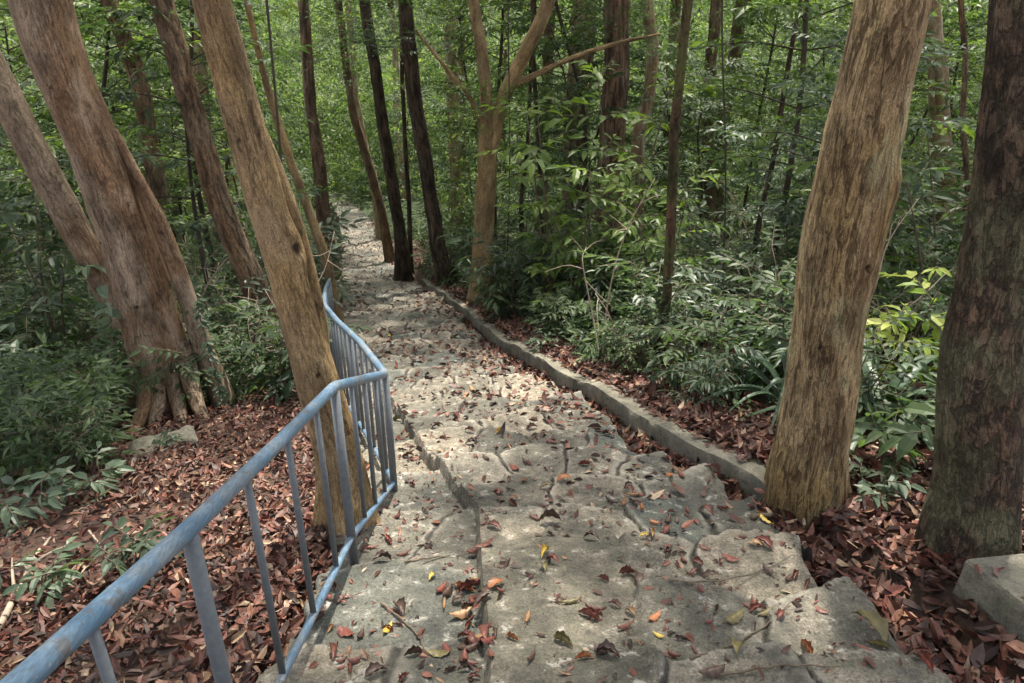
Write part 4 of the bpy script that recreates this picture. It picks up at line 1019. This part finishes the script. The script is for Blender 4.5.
# single fallen leaves on the near steps
m, nt, b = new_mat('fallen_leaf'); oc = N(nt, 'ShaderNodeObjectInfo'); p = objpos(nt)
nz = noise(nt, p, 30, 4, .65); n2 = noise(nt, p, 9, 3, .5)
c = mixc(nt, 1, oc.outputs['Color'], ramp(nt, nz, [(.3, (.55, .5, .45)), (.65, (1.25, 1.22, 1.2))]), 'MULTIPLY')
c = mixc(nt, math_(nt, 'MULTIPLY', ramp(nt, n2, [(.52, (0, 0, 0)), (.62, (1, 1, 1))]), .45), c, (.07, .04, .025))
nt.links.new(c, b.inputs['Base Color']); b.inputs['Roughness'].default_value = .5
M_fl = m
def fallen_proto(seed):
    r = np.random.default_rng(seed); m_ = 13; k_ = 7; t = np.linspace(0, 1, m_); L = .12; w = .05 * r.uniform(.4, .85)
    prof_w = np.sin(np.pi * t ** .8) ** .8 * (1 - .25 * t); bend = r.uniform(-1.4, 2.0); cross = r.uniform(.5, 2.4) * (1 if seed % 3 else -1); tw = r.uniform(-.7, .7)
    V = []
    for i in range(m_):
        th = bend * (t[i] - .5); cxx = (math.sin(th) / bend * L * 1.0 if abs(bend) > .05 else (t[i] - .5) * L); cz = (math.cos(th) - math.cos(bend / 2)) / bend * L if abs(bend) > .05 else 0
        for j in range(k_):
            s = (j / (k_ - 1) - .5) * 2; ww = prof_w[i] * w * (1 + .12 * math.sin(7 * t[i] * 3.1 + seed + s)); a = s * cross * .5 + tw * (t[i] - .5)
            V.append((cxx, ww * s * math.cos(a), cz + ww * abs(s) * math.sin(abs(s) * cross * .55) + ww * s * math.sin(tw * (t[i] - .5)) + .004 * math.sin(i * 1.9 + j * 1.3 + seed)))
    V = np.array(V); V[:, 2] -= V[:, 2].min() - .002
    mb = MB(); mb.add(V, None, grid_faces(k_, m_)); e = V[3]
    mb.add(*tube([e, e - np.array([.018, .003, -.004]), e - np.array([.035, 0, .002])], .0012, 4)); return mb.mesh('fallen_leaf', M_fl, True)
FL = [fallen_proto(s) for s in range(10)]
COLS = {'rust red': (.155, .042, .028), 'dark brown': (.055, .030, .020), 'reddish brown': (.12, .042, .028), 'tan': (.30, .18, .09), 'orange brown': (.28, .11, .04), 'olive': (.14, .12, .04), 'yellow': (.5, .36, .05)}
def fallen(p, L, color, label, r, group=None, rz=None, i=None):
    nx = float(surf_z(p[0] + .04, p[1])[0] - surf_z(p[0] - .04, p[1])[0]) / .08; ny = float(surf_z(p[0], p[1] + .04)[0] - surf_z(p[0], p[1] - .04)[0]) / .08
    o = link('fallen_leaf', FL[r.integers(10) if i is None else i], loc=(p[0], p[1], p[2] + .003))
    n_ = Vector((-np.clip(nx, -.5, .5), -np.clip(ny, -.5, .5), 1)).normalized(); q = n_.to_track_quat('Z', 'Y')
    from mathutils import Quaternion
    q = q @ Quaternion((0, 0, 1), r.uniform(0, 6.28) if rz is None else rz)
    o.rotation_mode = 'QUATERNION'; o.rotation_quaternion = q; s = L / .12; o.scale = (s, s, s * r.uniform(.8, 1.3))
    cc = np.array(COLS[color]) * r.uniform(.8, 1.25); o.color = (*cc, 1); tag(o, label, 'leaf', group)
special = [(545, 556, .13, 'yellow', 'folded yellow leaf alone on the smooth middle strip'), (432, 579, .085, 'yellow', 'bright yellow leaf on the low left lane'),
 (388, 630, .10, 'yellow', 'small yellow leaf with green veins near the bottom of the left lane'), (655, 618, .10, 'orange brown', 'orange leaf beside the joint right of the middle strip'),
 (658, 637, .06, 'yellow', 'small yellow leaf just below the orange leaf'), (868, 630, .26, 'olive', 'largest curled dry leaf on the stones near the lower right'),
 (825, 556, .15, 'tan', 'pale tan leaf at the edge of the litter below the flaky trunk'), (805, 651, .13, 'orange brown', 'orange leaf below the largest curled leaf'),
 (388, 541, .14, 'rust red', 'large red leaf beside the thick rail post'), (372, 549, .10, 'rust red', 'smaller red leaf touching the foot of the thick rail post'),
 (465, 590, .15, 'orange brown', 'striped orange brown leaf topping the pile on the left lane'), (735, 620, .14, 'olive', 'green and olive leaf on the rough right stones'),
 (765, 616, .10, 'olive', 'oval olive leaf lying flat on the rough right stones'), (738, 652, .13, 'olive', 'olive and brown leaf near the bottom right of the stones'),
 (730, 560, .11, 'rust red', 'red brown leaf under the pale flaky trunk side of the stones'), (400, 612, .15, 'dark brown', 'crumpled dark leaf in the middle of the left lane'),
 (335, 655, .14, 'reddish brown', 'curled brown leaf at the bottom of the left lane by the rail'), (438, 655, .12, 'olive', 'green edged leaf at the end of the bent twig'),
 (787, 497, .12, 'rust red', 'bright red leaf against the foot of the pale flaky trunk'), (765, 522, .12, 'yellow', 'yellowish leaf by the twig below the pale flaky trunk'),
 (550, 522, .17, 'dark brown', 'dark rolled leaf on the middle strip'), (500, 432, .11, 'yellow', 'yellow leaf on the upper steps'), (660, 405, .10, 'rust red', 'red leaf lying on top of the kerb litter')]
rl = np.random.default_rng(17)
for (px, py, L, c_, lab) in special: fallen(hit_path(px, py), L * .8, c_, lab, rl)
cnt = 0
names = list(COLS); pw = [.17, .33, .32, .06, .06, .05, .01]
cl = [(465, 598, 26, 18), (472, 645, 26, 20), (660, 560, 30, 8), (650, 520, 25, 8), (700, 520, 40, 8), (440, 430, 20, 5), (480, 410, 60, 10), (410, 455, 15, 7), (330, 600, 15, 6)]
spots = []
for (px, py, s, n_) in cl:
    for _ in range(n_): spots.append((px + rl.normal(0, s * .6), py + rl.normal(0, s * .5)))
while len(spots) < 310:
    py = 330 + 350 * rl.random() ** .9; px = np.interp(py, [330, 400, 480, 560, 683], [345, 390, 370, 320, 255]) + rl.random() * np.interp(py, [330, 400, 480, 560, 683], [140, 210, 370, 480, 700]); spots.append((px, py))
for (px, py) in spots:
    d_ = ray(px, py); y = 1.75 / (-d_[2] / d_[1] - .28)
    if not 1.3 < y < 11: continue
    p = hit_path(px, py); y = p[1]
    if p[0] > xk(y) - .05 or p[0] < xl(y): continue
    c_ = names[rl.choice(7, p=pw)]
    reg = 'on the low left lane' if p[0] < xm(y) and y < 5 else 'on the upper steps' if y > 5 else 'on the smooth middle strip' if p[0] < xm(y) + .65 and y < 3.6 else 'on the rough right stones' if p[0] < xr(y) - .1 else 'at the right edge of the stones'
    L = rl.uniform(.06, .115) if rl.random() < .55 else rl.uniform(.03, .07)
    fallen(p, L, c_, 'curled %s fallen leaf %s' % (c_, reg), rl, '%s leaves %s' % (c_, reg)); cnt += 1

# twigs and branches on the ground
def twig(name, label, pix, rad, lift=.012, cat='twig', mat=None, side=()):
    P = []
    for (a, b_) in pix: q = hit_path(a, b_); P.append(q + np.array([0, 0, lift]))
    P = np.array(P); b0 = P[0].copy(); C = catmull(P - b0, 26); C[:, 2] += .004 * np.sin(np.arange(26) * 1.1)
    mb = MB(); mb.add(*tube(C, np.linspace(rad, rad * .35, 26), 7))
    for (i, dx, dy, dz) in side: mb.add(*tube(catmull([C[i], C[i] + [dx * .5, dy * .5, dz * .8], C[i] + [dx, dy, dz]], 6), np.linspace(rad * .6, rad * .2, 6), 5))
    o = link(name, mb.mesh(name, mat or M_stem, True), loc=b0); tag(o, label, cat)
M_dead = plain_bark('dead_wood', (.20, .15, .11), (.40, .32, .24), 25)
twig('fallen_twig', 'bent thin twig ending at a leaf on the low left lane', [(381, 605), (402, 622), (420, 640), (424, 652)], .006)
twig('fallen_twig', 'straight thin twig across the upper part of the low left lane', [(405, 564), (435, 559), (470, 556)], .0055)
twig('fallen_twig', 'long thin twig on the rough stones at the bottom right', [(690, 662), (730, 648), (765, 628), (790, 605)], .006)
twig('fallen_twig', 'thin curved twig left of the largest curled leaf', [(668, 583), (710, 584), (755, 575), (790, 560)], .005)
twig('fallen_twig', 'thin twig at the bottom edge of the right stones', [(720, 678), (780, 668), (840, 670)], .006)
twig('fallen_branch', 'brown branch lying at the foot of the pale flaky trunk', [(752, 520), (790, 517), (820, 511), (850, 508)], .016, .02, 'branch')
twig('fallen_branch', 'pale dead branch in the leaf litter at the lower left', [(-8, 648), (18, 600), (38, 560), (52, 542)], .018, .03, 'branch', M_dead, ((14, .18, .12, .05), (8, -.12, .2, .06)))
twig('fallen_twig', 'thin pale stick across the litter right of the dead branch', [(52, 598), (75, 585), (98, 562)], .008, .03, 'twig', M_dead)
twig('fallen_twig', 'short pale stick below the seedling in the left litter', [(90, 535), (98, 545), (103, 552)], .007, .03, 'twig', M_dead)
rt = np.random.default_rng(31)
for k in range(16):
    px, py = rt.uniform(10, 300), rt.uniform(440, 650)
    if py < 683 - (px - 20) * .97 + 30 or True:
        a = rt.uniform(-.9, .9); L = rt.uniform(14, 45)
        twig('fallen_twig', 'small dry twig lying in the red leaf litter on the left', [(px, py), (px + L * .5 * math.cos(a), py + L * .4 * math.sin(a) + rt.normal(0, 2)), (px + L * math.cos(a), py + L * .8 * math.sin(a))], rt.uniform(.003, .006), .035, 'twig', M_dead if k % 3 else M_stem)
        bpy.context.scene.collection.objects[-1]['group'] = 'dry twigs in the left litter'
twig('fallen_branch', 'grey stick lying in the plants between the two right trunks', [(870, 455), (895, 462), (925, 470)], .012, .06, 'branch', M_dead)

# drop prototypes that never got a place
for o in list(bpy.data.objects):
    if o.type == 'EMPTY' and o.location.y == -30:
        for ch in list(o.children): bpy.data.objects.remove(ch)
        bpy.data.objects.remove(o)
for o in bpy.data.objects:
    if '_used' in o.keys(): del o['_used']

# ------------------------------------------------------------------ light, camera, output
SUN_EL, SUN_AZ = R(68), R(12)      # azimuth measured from +y towards +x: high, ahead
w = bpy.data.worlds.new('World'); scene.world = w; w.use_nodes = True; nt = w.node_tree
sky = nt.nodes.new('ShaderNodeTexSky'); sky.sky_type = 'NISHITA'; sky.sun_disc = False; sky.sun_elevation = SUN_EL; sky.sun_rotation = SUN_AZ
sky.dust_density = 2.0
bg = nt.nodes['Background']; bw = nt.nodes.new('ShaderNodeRGBToBW'); nt.links.new(sky.outputs[0], bw.inputs[0])      # thin high cloud: a whiter sky
nt.links.new(mixc(nt, .7, sky.outputs[0], mixc(nt, 1.0, bw.outputs[0], (1.06, 1.0, .90), 'MULTIPLY')), bg.inputs[0]); bg.inputs[1].default_value = .15
sd = bpy.data.lights.new('sun', 'SUN'); sd.energy = 2.5; sd.angle = R(1.5); sd.color = (1, .93, .82)
so = bpy.data.objects.new('sun', sd); COL.objects.link(so)
dv = Vector((math.sin(SUN_AZ) * math.cos(SUN_EL), math.cos(SUN_AZ) * math.cos(SUN_EL), math.sin(SUN_EL)))
so.rotation_euler = dv.to_track_quat('Z', 'Y').to_euler()
cd = bpy.data.cameras.new('camera'); cd.sensor_width = 36; cd.lens = FPX / 1024 * 36; cd.clip_start = .05; cd.clip_end = 2000
co = bpy.data.objects.new('camera', cd); COL.objects.link(co); co.rotation_euler = (R(90) - PITCH, 0, 0); scene.camera = co
vs_ = scene.view_settings; vs_.view_transform = 'Standard'; vs_.look = 'None'; vs_.gamma = 1; vs_.exposure = 2.15
cy_ = scene.cycles; cy_.use_denoising = True; cy_.max_bounces = 6; cy_.diffuse_bounces = 3; cy_.glossy_bounces = 2; cy_.transmission_bounces = 3
cy_.sample_clamp_indirect = 4; cy_.use_adaptive_sampling = True; cy_.adaptive_threshold = .02
